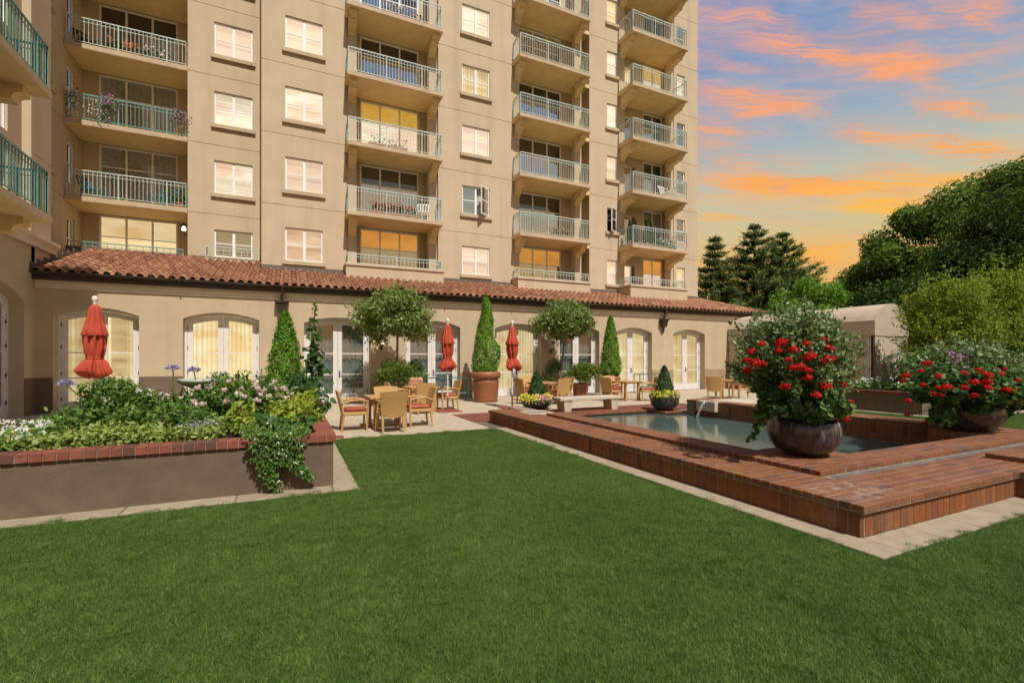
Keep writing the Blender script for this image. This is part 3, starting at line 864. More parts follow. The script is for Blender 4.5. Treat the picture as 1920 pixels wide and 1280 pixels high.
def backing(name, w, h, m, folds):
    def fn():
        b = MB(); n = int(w / .045) if folds else 1
        for i in range(n):
            xa, xb = w * i / n, w * (i + 1) / n
            f = (lambda x: .022 * math.sin(x * 44 + 1.3 * math.sin(x * 9))) if folds else (lambda x: 0)
            b.quad((xa, f(xa), 0), (xb, f(xb), 0), (xb, f(xb), h), (xa, f(xa), h))
        return b.mesh(name)
    return cached(('back', name, round(w, 2), round(h, 2), m.name, folds), fn, m)
def window(parent, loc, w, h, nx, rowsz, styles, rz=0.0, sill=True, mid=.09, fr=.055, fmat='white', name='window', skip=()):
    """frame with nx columns; rowsz = fractions of the height (bottom to top); styles = one style per row"""
    hs = [0]; 
    for r in rowsz: hs.append(hs[-1] + r * h)
    key = ('win', round(w, 2), round(h, 2), nx, tuple(round(x, 2) for x in hs), mid, fr, fmat)
    def fn():
        b = MB()
        b.box(0, fr, 0, .07, 0, h); b.box(w - fr, w, 0, .07, 0, h); b.box(fr, w - fr, 0, .07, 0, fr); b.box(fr, w - fr, 0, .07, h - fr, h)
        for i in range(1, nx):
            c = w * i / nx; b.box(c - mid / 2, c + mid / 2, .004, .066, fr, h - fr)
        for v in hs[1:-1]:
            for i in range(nx):
                xa = fr if i == 0 else w * i / nx + mid / 2; xb = w - fr if i == nx - 1 else w * (i + 1) / nx - mid / 2
                b.box(xa, xb, .01, .06, v - .018, v + .018)
        return b.mesh(name)
    f = inst(name, cached(key, fn, M[fmat]), parent, loc, rz)
    WLOC[f.name] = Vector((0, 0, 0))
    def sub(nm, me, off):
        o = bpy.data.objects.new(nm, me); COL.objects.link(o); o.parent = f; o.location = off
        return o
    for j in range(len(rowsz)):
        gl, bkm, bn = STY[styles[j]]
        hh = hs[j + 1] - hs[j]
        for i in range(nx):
            if (i, j) in skip: continue
            pw = w / nx - mid * .6
            me = cached(('pane', round(pw, 2), round(hh, 2), gl), lambda: MB().quad((0, 0, 0), (pw, 0, 0), (pw, 0, hh - .03), (0, 0, hh - .03)).mesh('pane'), M[gl])
            sub('pane', me, (w * i / nx + mid * .3, .032, hs[j] + .015))
        folds = bn == 'curtain'
        sub(bn, backing(bn, w, hh, M[bkm], folds), (0, .12 + (.05 if folds else 0), hs[j]))
    if sill:
        me = cached(('sill', round(w, 2)), lambda: MB().bbox(-.11, w + .11, -.16, .0, -.17, -.005, .01).mesh('sill'), M['stucco_low'])
        sub('sill', me, (0, 0, 0))
    return f
def rail(mb, p0, p1, z, h, posts=True, sp=.125, bw=.0075):
    p0 = Vector((*p0, 0)); p1 = Vector((*p1, 0)); L = (p1 - p0).length; d = (p1 - p0) / L; nrm = Vector((-d.y, d.x, 0))
    def bar(a, b, za, zb, hw):
        A = p0 + d * a; B = p0 + d * b
        vs = []
        for q in (A, B):
            for s in (-1, 1):
                for zz in (za, zb):
                    w_ = q + nrm * hw * s; vs.append((w_.x, w_.y, zz))
        mb.add(vs, [(0, 1, 3, 2), (4, 6, 7, 5), (0, 4, 5, 1), (2, 3, 7, 6), (0, 2, 6, 4), (1, 5, 7, 3)])
    bar(0, L, z + h - .035, z + h, .018); bar(0, L, z + h - .155, z + h - .137, .008); bar(0, L, z + .07, z + .092, .010)
    n = max(1, round(L / sp))
    for i in range(n + 1):
        a = L * i / n
        big = posts and (i % 12 == 0 or i == n)
        w_ = .019 if big else bw
        bar(max(0, a - w_), min(L, a + w_), z + (0.0 if big else .10), z + h - .045, w_)
def bracket_prof(y0, y1, zt, drop=.66):
    L = y1 - y0; p = []
    p += [(y1, zt), (y0, zt), (y0, zt - .17)]
    for t in range(5):
        a = math.pi / 2 * t / 4; p.append((y0 + .02 + .17 * math.sin(a), zt - .17 - .16 * (1 - math.cos(a))))
    m_ = y0 + L * .46
    p += [(m_, zt - .35)]
    for t in range(6):
        a = math.pi / 2 * t / 5; p.append((m_ + .02 + (L * .5 - .04) * math.sin(a) * .75, zt - .37 - (drop - .42) * (1 - math.cos(a))))
    p += [(y1, zt - drop)]
    return p

FL = [4.75 + 2.8 * k for k in range(8)]
TOP = 25.6
# ---------------------------------------------------------------- apartment tower
tower = thing('apartment_tower', 'tall tan stucco apartment tower with stacked balconies and lit windows', 'building', (6, 24, 0))
YM, YA = 20.85, 22.5
HA = [(-2.71, -1.35, z + (.98 if k == 0 else .73), z + 2.07) for k, z in enumerate(FL)]
HB = [(-.11, 1.27, z + .74, z + 2.06) for z in FL]
HC = [(7.27, 8.64, z + .76, z + 2.07) for z in FL]
HD = [(15.43, 16.12, z + .85, z + 2.13) for z in FL]
HE = [(20.36, 20.98, z + .8, z + 2.12) for z in FL]
ga = [z - .12 for z in FL[1:]]; gb = [z + .12 for z in FL[1:]]
for (u0, u1, Y, H, gu, gv) in [(-3.61, -.95, YA, HA, (), ga), (-.95, 2.2, YM, HB, (-.11 - .03, 1.27 + .03), gb), (6.12, 9.9, YM, HC, (8.67,), ga), (14.3, 16.27, YM, HD, (), ga), (20.14, 22.0, YM, HE, (), ga)]:
    b = MB(); wall_grid(b, fY(Y), u0, u1, 4.2, TOP, [(a, c, d, e) for (a, c, d, e) in H], [], gv)
    b.build('wall', M['stucco'], tower)
b = MB()
b.quad((-.95, YM, 4.2), (-.95, YA, 4.2), (-.95, YA, TOP), (-.95, YM, TOP))
b.quad((22, YM, 0), (22, 34, 0), (22, 34, TOP), (22, YM, TOP))
b.quad((-7.4, 34, 0), (22, 34, 0), (22, 34, TOP), (-7.4, 34, TOP))
b.quad((-7.4, 19.0, TOP), (22, 19.0, TOP), (22, 34, TOP), (-7.4, 34, TOP))
b.build('wall', M['stucco'], tower)
YB = {1: 24.1, 2: 21.65, 3: 21.75, 4: 21.5}
RX = {1: (-7.36, -3.61), 2: (2.2, 6.12), 3: (9.9, 14.3), 4: (16.27, 20.14)}
RF = {1: YA, 2: YM, 3: YM, 4: YM}
WX = {1: (-6.82, -4.22), 2: (2.84, 5.43), 3: (10.6, 13.12), 4: (18.44, 19.86)}
for c in (1, 2, 3, 4):
    b = MB(); x0, x1 = RX[c]; a, e = WX[c]
    holes = [(a, e, z + (.12), z + 2.56) for z in FL]
    if c == 4:
        holes += [(16.95, 17.86, z + .3, z + 2.1) for z in FL]
    wall_grid(b, fY(YB[c]), x0, x1, 4.2, TOP, holes, reveal=.1)
    yf = RF[c]
    if c != 1:
        b.quad((x0, yf, 4.2), (x0, YB[c], 4.2), (x0, YB[c], TOP), (x0, yf, TOP))
    b.quad((x1, yf, 4.2), (x1, YB[c], 4.2), (x1, YB[c], TOP), (x1, yf, TOP))
    b.build('recess_wall', M['stucco'], tower)
    if c != 1:
        for (pa, pb) in {2: [(2.22, 2.6), (5.7, 6.08)], 3: [(9.92, 10.22), (13.45, 13.82)], 4: [(16.29, 16.62), (19.78, 20.12)]}[c]:
            q = MB(); q.box(pa, pb, YM + .03, YM + .36, 4.2, TOP); q.build('pillar', M['stucco'], tower)
# windows by floor (ground of the tower upward)
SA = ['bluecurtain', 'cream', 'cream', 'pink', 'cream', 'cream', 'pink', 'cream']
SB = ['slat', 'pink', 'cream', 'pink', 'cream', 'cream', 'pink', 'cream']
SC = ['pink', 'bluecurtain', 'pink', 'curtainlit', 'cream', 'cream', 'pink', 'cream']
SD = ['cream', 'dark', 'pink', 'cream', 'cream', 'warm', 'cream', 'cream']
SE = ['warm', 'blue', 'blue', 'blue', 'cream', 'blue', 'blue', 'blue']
SDL = ['cream', 'blue', 'blue', 'blue', 'curtainlit', 'blue', 'dark', 'blue']
def vis(x, y, z):
    d = .4258 * x + .9048 * y
    return z < 1.6 + .754 * d + 1.2
for k, z in enumerate(FL):
    for (H, S, Y, nx, nm) in ((HA, SA, YA, 2, 'A'), (HB, SB, YM, 2, 'B'), (HC, SC, YM, 2, 'C'), (HD, SD, YM, 1, 'D'), (HE, SE, YM, 1, 'E')):
        a, e, v0, v1 = H[k]
        if not vis(a, Y, v0): continue
        skip = ()
        if nm == 'C' and k == 1: skip = ((1, 0), (1, 1))
        if nm == 'D' and k == 1: skip = ((0, 0), (0, 1))
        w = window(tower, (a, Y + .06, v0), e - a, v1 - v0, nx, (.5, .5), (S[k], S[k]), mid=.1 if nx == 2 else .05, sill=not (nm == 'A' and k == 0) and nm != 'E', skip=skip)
        if skip:   # the sash that stands open, swung out on its right edge
            sw, sh = ((e - a) / 2 if nx == 2 else e - a - .05), v1 - v0
            sm = MB(); sm.box(-sw, -sw + .05, -.02, .02, 0, sh); sm.box(-.05, 0, -.02, .02, 0, sh); sm.box(-sw + .05, -.05, -.02, .02, 0, .05); sm.box(-sw + .05, -.05, -.02, .02, sh - .05, sh); sm.box(-sw + .05, -.05, -.015, .015, sh / 2 - .02, sh / 2 + .02)
            me = sm.mesh('open_sash'); fixn(me); me.materials.append(M['white'])
            so = bpy.data.objects.new('open_sash', me); COL.objects.link(so); so.parent = w
            so.location = (e - a - .04, -.02, 0); so.rotation_euler = (0, 0, R(38 if nm == 'C' else 30))
            sm2 = MB(); sm2.box(-sw + .05, -.05, -.004, .004, .05, sh - .05)
            me = sm2.mesh('pane'); me.materials.append(M['glass_sky'])
            # the pane belongs to the window, one level under it, like the sash
            pn = bpy.data.objects.new('pane', me); COL.objects.link(pn); pn.parent = w; pn.location = so.location; pn.rotation_euler = so.rotation_euler
    WS = {1: [('warm', 'warm'), ('pale', 'grey'), ('bluecurtain', 'grey'), ('blue', 'dark'), ('blue', 'dark'), ('dark', 'dark'), ('dark', 'dark'), ('dark', 'dark')],
          2: [('bluecurtain', 'orange'), ('blue', 'brown'), ('cream', 'amber'), ('blue', 'dark'), ('blue', 'dark'), ('blue', 'dark'), ('dark', 'dark'), ('dark', 'dark')],
          3: [('bluecurtain', 'orange'), ('blue', 'brown'), ('bluecurtain', 'brown'), ('blue', 'dark'), ('bluecurtain', 'bluecurtain'), ('blue', 'dark'), ('dark', 'dark'), ('blue', 'dark')],
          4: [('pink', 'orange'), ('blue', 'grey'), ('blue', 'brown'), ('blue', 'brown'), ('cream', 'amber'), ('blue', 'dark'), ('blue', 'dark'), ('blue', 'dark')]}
    for c in (1, 2, 3, 4):
        a, e = WX[c]
        if not vis(a, YB[c], z): continue
        window(tower, (a, YB[c] + .03, z + .12), e - a, 2.44, 3 if c < 4 else 2, (.66, .34), WS[c][k], sill=False, mid=.07, fr=.06, name='sliding_window')
        if c == 4:
            window(tower, (16.95, YB[c] + .03, z + .3), .67, 1.8, 1, (.5, .5), (SDL[k], SDL[k]), sill=False, mid=.05)
# balconies
BX = {1: (-7.36, -3.62), 2: (2.13, 6.1), 3: (9.82, 13.8), 4: (16.14, 20.0)}
BF = {1: 22.46, 2: 19.98, 3: 19.98, 4: 19.6}
for k, z in enumerate(FL):
    for c in (1, 2, 3, 4):
        x0, x1 = BX[c]; yf = BF[c]
        if not vis(x0, yf, z - .4): continue
        rx0, rx1 = RX[c]
        b = MB()
        if k == 0 and c != 1:
            b.box(x0 - .03, x1 + .06, yf + .15, RF[c] - .01, 4.3, 5.36)
            b.bbox(x0 - .07, x1 + .1, yf + .10, RF[c] - .012, 5.36, 5.46, .01)
            o = b.build('balcony_parapet', M['stucco'], tower)
            r = MB(); rail(r, (x0 + .05, yf + .2), (x1 - .02, yf + .2), 5.40, .47, sp=.16); rail(r, (x0 + .05, yf + .2), (x0 + .05, RF[c] - .05), 5.40, .47, sp=.16); rail(r, (x1 - .02, yf + .2), (x1 - .02, RF[c] - .05), 5.40, .47, sp=.16)
            r.build('railing', M['verdigris_sunlit'], o)
            continue
        if k == 0:
            b.box(x0 + .004, x1 - .004, yf + .02, YB[c] - .01, 4.3, z + .62)
            b.bbox(x0 + .002, x1 - .002, yf - .04, yf + .2, z + .62, z + .74, .01)
            o = b.build('balcony_parapet', M['slab'], tower)
            r = MB(); rail(r, (-7.2, yf + .06), (-3.75, yf + .06), z + .72, .44, sp=.22)
            r.build('railing', M['verdigris'], o)
            continue
        if c == 1:
            b.bbox(x0 + .004, x1, yf, YB[c] - .005, z - .2, z, .012)
        else:
            b.bbox(x0, x1, yf, RF[c] - .005, z - .19, z, .012)
            b.box(rx0 + .01, rx1 - .01, RF[c] - .005, YB[c] - .005, z - .185, z - .005)
        o = b.build('balcony', M['soffit'], tower)
        r = MB()
        if c == 1:
            rail(r, (x0 + .06, yf + .06), (x1 - .04, yf + .06), z, .98)
        else:
            rail(r, (x0 + .06, yf + .06), (x1 - .06, yf + .06), z, .98)
            rail(r, (x0 + .06, yf + .06), (x0 + .06, RF[c] - .03), z, .98); rail(r, (x1 - .06, yf + .06), (x1 - .06, RF[c] - .03), z, .98)
        r.build('railing', M['verdigris_sunlit'] if c > 1 or k in (1, 3) else M['verdigris'], o)  # sunlit tone painted on the rails that catch the sun
        fb = MB(); fb.box(x0 + .012, x1 - .012, yf - .006, yf + .02, z - .17, z - .012); fb.build('slab_edge', M['slab'], o)
        if c != 1:
            for xa in ((x0 + .12), (x1 - .42)):
                q = MB(); q.extrude(bracket_prof(yf + .14, RF[c] + .02, z - .188), 'x', xa, xa + .3); q.build('bracket', M['soffit'], o)
# little railing before the low window of the set-back bay
r = MB(); rail(r, (-2.95, 22.1), (-1.1, 22.1), 5.55, .5, sp=.2); rail(r, (-2.95, 22.1), (-2.95, 22.48), 5.55, .5, sp=.2)
r.build('railing', M['verdigris_sunlit'], tower)
q = MB(); q.bbox(-3.1, -.96, 22.02, 22.49, 5.35, 5.56, .01); q.build('ledge', M['slab'], tower)
# flank of the tower beside the wing
b = MB()
hl = []
for z in FL:
    hl += [(20.5, 21.55, z + .55, z + 2.1), (22.75, 23.45, z + .55, z + 2.1)]
wall_grid(b, fX(-7.36), 19.2, 24.1, 4.2, TOP, hl, gv=ga)
b.build('wall', M['stucco'], tower)
for k, z in enumerate(FL[:5]):
    window(tower, (-7.36 - .06, 20.5, z + .55), 1.05, 1.55, 1, (.5, .5), (('dark', 'amber', 'dark', 'dark', 'dark')[k],) * 2, rz=R(90), mid=.05, sill=True)
    window(tower, (-7.36 - .06, 22.75, z + .55), .7, 1.55, 1, (.5, .5), ('dark', 'dark'), rz=R(90), mid=.05, sill=False)

# ---------------------------------------------------------------- wing on the left
wing = thing('apartment_wing', 'tan stucco wing at the left edge with green railed balconies over an arched doorway', 'building', (-7, 12, 0))
b = MB()
XW = -6.58
A0, A1, AS, AC = 14.75, 17.54, 3.18, 3.56
def arch(u, a0, a1, s, c):
    t = (u - a0) / (a1 - a0) * 2 - 1
    r = ((a1 - a0) / 2) ** 2 / (2 * (c - s)) + (c - s) / 2
    return c - r + math.sqrt(max(0, r * r - (t * (a1 - a0) / 2) ** 2))
def arch_wall(mb, P, u0, u1, zt, ops, reveal, z0=0.0):
    cuts = sorted({u0, u1} | {v for o in ops for v in o[:2]})
    for a, e in zip(cuts[:-1], cuts[1:]):
        op = next((o for o in ops if o[0] <= a and e <= o[1]), None)
        if op is None:
            mb.quad(P(a, z0, 0), P(e, z0, 0), P(e, zt, 0), P(a, zt, 0)); continue
        n = 14
        for i in range(n):
            x0 = a + (e - a) * i / n; x1 = a + (e - a) * (i + 1) / n
            h0, h1 = arch(x0, *op), arch(x1, *op)
            mb.quad(P(x0, h0, 0), P(x1, h1, 0), P(x1, zt, 0), P(x0, zt, 0))
            mb.quad(P(x0, h0, 0), P(x1, h1, 0), P(x1, h1, reveal), P(x0, h0, reveal))
        for x in (a, e):
            mb.quad(P(x, z0, 0), P(x, op[2], 0), P(x, op[2], reveal), P(x, z0, reveal))
arch_wall(b, fX(XW), 2, 18.149, 4.95, [(A0, A1, AS, AC)], .38)
b.build('wall', M['stucco_low'], wing)
for (ya, yb) in ((2, A0), (A1, 18.1)):
    d_ = MB(); d_.box(XW, XW + .02, ya + .001, yb - .001, 0, 1.05); d_.build('dado', M['dado'], wing)
b = MB()
hw = [(13.2, 17.2, z + .1, z + 2.55) for z in FL[:3]]
wall_grid(b, fX(-6.78), 2, 17.95, 4.95, TOP, hw, gv=[z - .1 for z in FL[1:]], reveal=.12)
b.quad((XW, 17.95, 4.95), (-6.78, 17.95, 4.95), (-6.78, 17.95, TOP), (XW, 17.95, TOP))
wall_grid(b, fX(XW), 17.95, 19.2, 4.0, TOP, gv=[z - .1 for z in FL[1:]])
b.quad((XW, 19.2, 4), (-7.36, 19.2, 4), (-7.36, 19.2, TOP), (XW, 19.2, TOP))
b.quad((XW, 18.15, 4), (XW, 18.15, 4.95), (XW, 17.95, 4.95), (XW, 17.95, 4))
b.build('wall', M['stucco'], wing)
for z in FL[:3]:
    window(wing, (-6.78 - .05, 13.2, z + .1), 4.0, 2.45, 3, (.68, .32), ('bluecurtain', 'grey'), rz=R(90), sill=False, mid=.07, name='sliding_window')
c_ = MB()
c_.extrude([(XW, 4.78), (XW + .10, 4.78), (XW + .10, 4.9), (XW + .2, 5.0), (XW + .2, 5.1), (XW, 5.1)], 'y', 2, 19.3)
c_.build('cornice', M['trim'], wing)
for z in (4.79, 7.58, 10.38):
    s_ = MB(); s_.bbox(-6.57, -4.8, 6.0, 14.06, z - .17, z, .012)
    o = s_.build('balcony', M['soffit'], wing)
    r = MB(); rail(r, (-4.86, 6.0), (-4.86, 14.0), z, .98, bw=.011); rail(r, (-4.86, 14.0), (-6.5, 14.0), z, .98, bw=.011)
    r.build('railing', M['verdigris'], o)
    e_ = MB(); e_.box(-4.81, -4.795, 6.02, 14.05, z - .158, z - .012); e_.box(-6.5, -4.81, 14.045, 14.066, z - .158, z - .012); e_.build('slab_edge', M['slab'], o)
    for yb in (13.55, 9.6):
        q = MB(); pr = [(-p[0] + (-4.95 + 6.56) * 0, p[1]) for p in bracket_prof(4.98 + .12, 6.57, z - .168, .62)]
        q.extrude(pr, 'y', yb, yb + .34); q.build('bracket', M['soffit'], o)

# ---------------------------------------------------------------- arcade with the tiled roof
arc = thing('arcade_building', 'single storey tan arcade with arched french doors under a red clay tile roof', 'building', (8, 19, 0))
YF = 18.15
OPS = [(-6.18, -4.17, 2.90, 3.12), (-3.04, -.89, 2.88, 3.10), (.5, 2.76, 2.85, 3.07), (4.08, 6.24, 2.85, 3.07), (7.75, 9.95, 2.85, 3.08), (10.85, 13.0, 2.85, 3.08), (13.95, 16.12, 2.85, 3.08), (17.5, 19.66, 2.85, 3.08)]
b = MB(); arch_wall(b, fY(YF), XW, 23.6, 3.95, OPS, .36)
b.quad((23.6, YF, 0), (23.6, 30, 0), (23.6, 30, 3.95), (23.6, YF, 3.95))
b.build('wall', M['stucco_low'], arc)
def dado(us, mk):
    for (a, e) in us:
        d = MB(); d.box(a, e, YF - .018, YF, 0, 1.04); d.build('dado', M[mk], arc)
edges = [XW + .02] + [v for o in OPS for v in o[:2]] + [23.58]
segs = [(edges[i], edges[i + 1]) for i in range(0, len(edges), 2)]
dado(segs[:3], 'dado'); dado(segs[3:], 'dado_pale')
c_ = MB()
c_.extrude([(YF, 3.62), (YF - .05, 3.62), (YF - .05, 3.70), (YF - .09, 3.74), (YF - .09, 3.86), (YF, 3.86)], 'x', XW + .02, 23.7)
c_.build('cornice', M['trim'], arc)
f_ = MB(); f_.box(XW, 24.0, 17.99, YF + .2, 3.865, 3.90); f_.box(XW, 24.02, 17.95, 17.99, 3.865, 4.06); f_.box(23.98, 24.02, 17.99, 30, 3.865, 4.06)
f_.build('fascia', M['fascia'], arc)
g_ = MB()
gp_ = [(17.95 - .075 - .075 * math.cos(a), 4.09 - .085 * math.sin(a)) for a in [math.pi * i / 8 for i in range(9)]]
inn = [(17.95 - .075 - .062 * math.cos(a), 4.09 - .072 * math.sin(a)) for a in [math.pi * i / 8 for i in range(9)]][::-1]
g_.extrude(gp_ + inn, 'x', XW - .12, 24.08); g_.extrude([(24.02 + .075 + (17.95 - .075 - p[0]), p[1]) for p in gp_ + inn], 'y', 17.85, 30)
for i in range(11):
    g_.box(-6.0 + 2.9 * i, -5.95 + 2.9 * i, 17.79, 17.95, 4.0, 4.10)
g_.build('gutter', M['gutter'], arc)
# roof: deck, then clay tiles course by course
RS = 0.335
rz = lambda y: 4.08 + RS * (y - 17.86)
deck = MB()
deck.quad((XW, 17.86, rz(17.86) - .05), (24.05, 17.86, rz(17.86) - .05), (22.0, YM + .02, rz(YM) - .05), (XW, YM + .02, rz(YM) - .05))
deck.quad((XW, YM + .02, rz(YM) - .05), (-.95, YM + .02, rz(YM) - .05), (-.95, YA, rz(YA) - .05), (XW, YA, rz(YA) - .05))
deck.quad((24.05, 17.86, rz(17.86) - .05), (24.05, 30, rz(17.86) - .05), (22.0, 30, rz(YM) - .05), (22.0, YM, rz(YM) - .05))
roof = deck.build('roof', M['roof_tile'], arc)
def tile_mesh():
    pr = [(-.133, .0), (-.1, -.004), (-.086, .012)]
    for i in range(1, 8):
        a = math.pi - math.pi * i / 8
        pr.append((.084 * math.cos(a), .014 + .078 * math.sin(a)))
    pr += [(.086, .012), (.1, -.004), (.133, .0)]
    n = len(pr); b = MB()
    vs = [(x, 0, z + .028) for x, z in pr] + [(x * (.94), .40, z * .92) for x, z in pr] + [(x, .001, z + .010) for x, z in pr]
    fs = [(i, i + 1, n + i + 1, n + i) for i in range(n - 1)]
    b.add(vs, fs, True); b.add([vs[i] for i in range(n)] + [vs[2 * n + i] for i in range(n)], [(i, n + i, n + i + 1, i + 1) for i in range(n - 1)])
    return b
tb = tile_mesh(); tmesh = tb.mesh('roof_tile'); tmesh.materials.append(M['roof_tile'])
slope = math.atan(RS); cs = math.cos(slope)
tiles = []
p = .265
for i in range(int((24.0 - XW) / p)):
    x = XW + .14 + p * i
    for j in range(15):
        y = 17.80 + j * .345 * cs
        ymax = YA - .1 if x < -.95 else YM - .05
        if y > ymax - .1: continue
        if x > 24.0 - (y - 17.80) * .66: continue
        tiles.append((x, y, rz(y) + .004, j))
scr = []
for t in tiles:
    xr, d = view(t)
    scr.append((d + (100 if abs(xr) > 1.1 else 0)))
order = sorted(range(len(tiles)), key=lambda i: scr[i])
rest = MB()
for n, i in enumerate(order):
    x, y, z, j = tiles[i]
    ang = slope + random.uniform(-.02, .02); rzz = random.uniform(-.02, .02)
    if n < 300:
        o = inst('roof_tile', tmesh, roof, (x, y, z)); o.rotation_euler = (ang, 0, rzz)
    else:
        mt = Matrix.Translation((x, y, z)) @ Matrix.Rotation(rzz, 4, 'Z') @ Matrix.Rotation(ang, 4, 'X')
        rest.add([tuple(mt @ Vector(v)) for v in tb.v], tb.f, True)
tag(rest.build('roof_tile', M['roof_tile'], roof, fix=False), kind='stuff')
# tiles running back along the far side and along the hip
hp = MB()
for i in range(10):
    t = i / 10; a = Vector((23.98 - 2.0 * t, 17.82 + (YM - 17.84) * t, rz(17.82 + (YM - 17.84) * t) + .05))
    e = Vector((23.98 - 2.0 * (t + .12), 17.82 + (YM - 17.84) * (t + .12), rz(17.82 + (YM - 17.84) * (t + .12)) + .03))
    hp.tube([a, e], [.10, .085], 8)
hp.build('hip_tile', M['roof_tile'], roof)
fl = MB(); fl.box(-.95, 22.0, YM - .05, YM - .003, 5.0, 5.26); fl.box(-7.3, -.97, YA - .06, YA - .003, 5.4, 5.7); fl.bbox(XW - .02, XW + .02, 17.86, YM, 4.1, 4.3)
for i in range(8):
    y = 17.86 + i * .42; fl.box(XW + .002, XW + .03, y, y + .45, rz(y), rz(y + .3) + .16)
fl.build('flashing', mat('lead_flashing', (.12, .105, .095), .6), arc)

# french doors
def strip(mb, xa, xb, lo, hi, y0, y1, n=10):
    for i in range(n):
        a = xa + (xb - xa) * i / n; e = xa + (xb - xa) * (i + 1) / n
        la, le, ha, he = lo(a), lo(e), hi(a), hi(e)
        vs = [(a, y0, la), (e, y0, le), (e, y0, he), (a, y0, ha), (a, y1, la), (e, y1, le), (e, y1, he), (a, y1, ha)]
        mb.add(vs, [(0, 1, 2, 3), (4, 7, 6, 5), (0, 4, 5, 1), (3, 2, 6, 7), (0, 3, 7, 4), (1, 5, 6, 2)])
def french(parent, P_loc, rz, w, spring, crown, style, threshold='white_door', glass='glass'):
    A = lambda x: arch(x, 0, w, spring, crown)
    fm = MB(); fw = .07
    strip(fm, 0, w, lambda x: A(x) - .075, lambda x: A(x) - .002, 0, .12, 16)
    fm.box(0, fw, .001, .119, 0, A(0) - .03); fm.box(w - fw, w, .001, .119, 0, A(w) - .03)
    fm.box(fw, w - fw, -.03, .12, 0, .03)
    me = fm.mesh('french_door'); fixn(me); me.materials.append(M[threshold])
    f = bpy.data.objects.new('french_door', me); link(f, parent, P_loc); f.rotation_euler = (0, 0, rz)
    def sub(nm, mb_, mk, loc=(0, 0, 0)):
        me = mb_.mesh(nm); fixn(me); me.materials.append(M[mk])
        o = bpy.data.objects.new(nm, me); COL.objects.link(o); o.parent = f; o.location = loc
        return o
    c = w / 2
    for s in (0, 1):
        xa, xb = (fw + .004, c - .004) if s == 0 else (c + .004, w - fw - .004)
        st = .15
        L = MB()
        g0, g1 = xa + st, xb - st
        strip(L, xa, g0, lambda x: .04, lambda x: A(x) - .085, .03, .085, 3); strip(L, g1, xb, lambda x: .04, lambda x: A(x) - .085, .03, .085, 3)
        strip(L, g0, g1, lambda x: A(x) - .24, lambda x: A(x) - .085, .03, .085, 8)
        L.box(g0, g1, .03, .085, .04, .32)
        for zz in (1.02, 1.78):
            L.box(g0, g1, .035, .08, zz - .018, zz + .018)
        sub('door_leaf', L, 'white_door')
        for (za, zb) in ((.32, 1.0), (1.04, 1.76)):
            pm = MB(); pm.box(g0, g1, .055, .06, za, zb); sub('pane', pm, glass)
        pm = MB(); strip(pm, g0, g1, lambda x: 1.80, lambda x: A(x) - .24, .055, .06, 8); sub('pane', pm, glass)
        hm = MB()
        xh = xb - .06 if s == 0 else xa + .06
        if s == 1:
            hm.bbox(xh - .02, xh + .02, .005, .03, .92, 1.16, .004); hm.tube([(xh, .02, 1.04), (xh, -.03, 1.04), (xh + .1, -.03, 1.03)], .011, 6); sub('door_handle', hm, 'dark_metal')
        hg = MB(); xx = xa - .004 if s == 0 else xb - .016
        for zz in (.35, 1.1, 1.9, 2.55):
            hg.box(xx, xx + .02, .0, .03, zz, zz + .1)
        sub('hinge', hg, 'dark_metal')
    if style == 'room':   # tied-back drapes either side of the lit room
        for (xa, xb) in ((.1, .42), (w / 2 - .2, w / 2 + .2), (w - .42, w - .1)):
            dm = MB(); q = 14
            for i in range(q):
                u0, u1 = xa + (xb - xa) * i / q, xa + (xb - xa) * (i + 1) / q
                dm.quad((u0, .2 + .02 * math.sin(u0 * 60), 0), (u1, .2 + .02 * math.sin(u1 * 60), 0), (u1, .2 + .02 * math.sin(u1 * 60), 3.1), (u0, .2 + .02 * math.sin(u0 * 60), 3.1))
            sub('curtain', dm, 'lit_curtain')
    gl, bkm, bn = STY[style]
    n = int(w / .028) if bn == 'curtain' else 1; cm = MB()
    fd = (lambda x: .035 * math.sin(x * 38 + 1.7 * math.sin(x * 7)) + .02 * math.sin(x * 17)) if bn == 'curtain' else (lambda x: 0.0)
    for i in range(n):
        a, e = w * i / n, w * (i + 1) / n
        cm.quad((a, .22 + fd(a), 0), (e, .22 + fd(e), 0), (e, .22 + fd(e), 3.2), (a, .22 + fd(a), 3.2))
    sub(bn, cm, bkm)
    return f
DS = ['room', 'curtainlit', 'grey', 'grey', 'curtainlit', 'grey', 'curtainlit', 'curtainlit']
for i, (a, e, s, c) in enumerate(OPS):
    french(arc, (a, YF + .30, 0), 0, e - a, s, c, DS[i], glass='glass_clear' if DS[i] in ('room', 'curtainlit') else 'glass')
french(wing, (XW - .32, A0, 0), R(90), A1 - A0, AS, AC, 'dark')
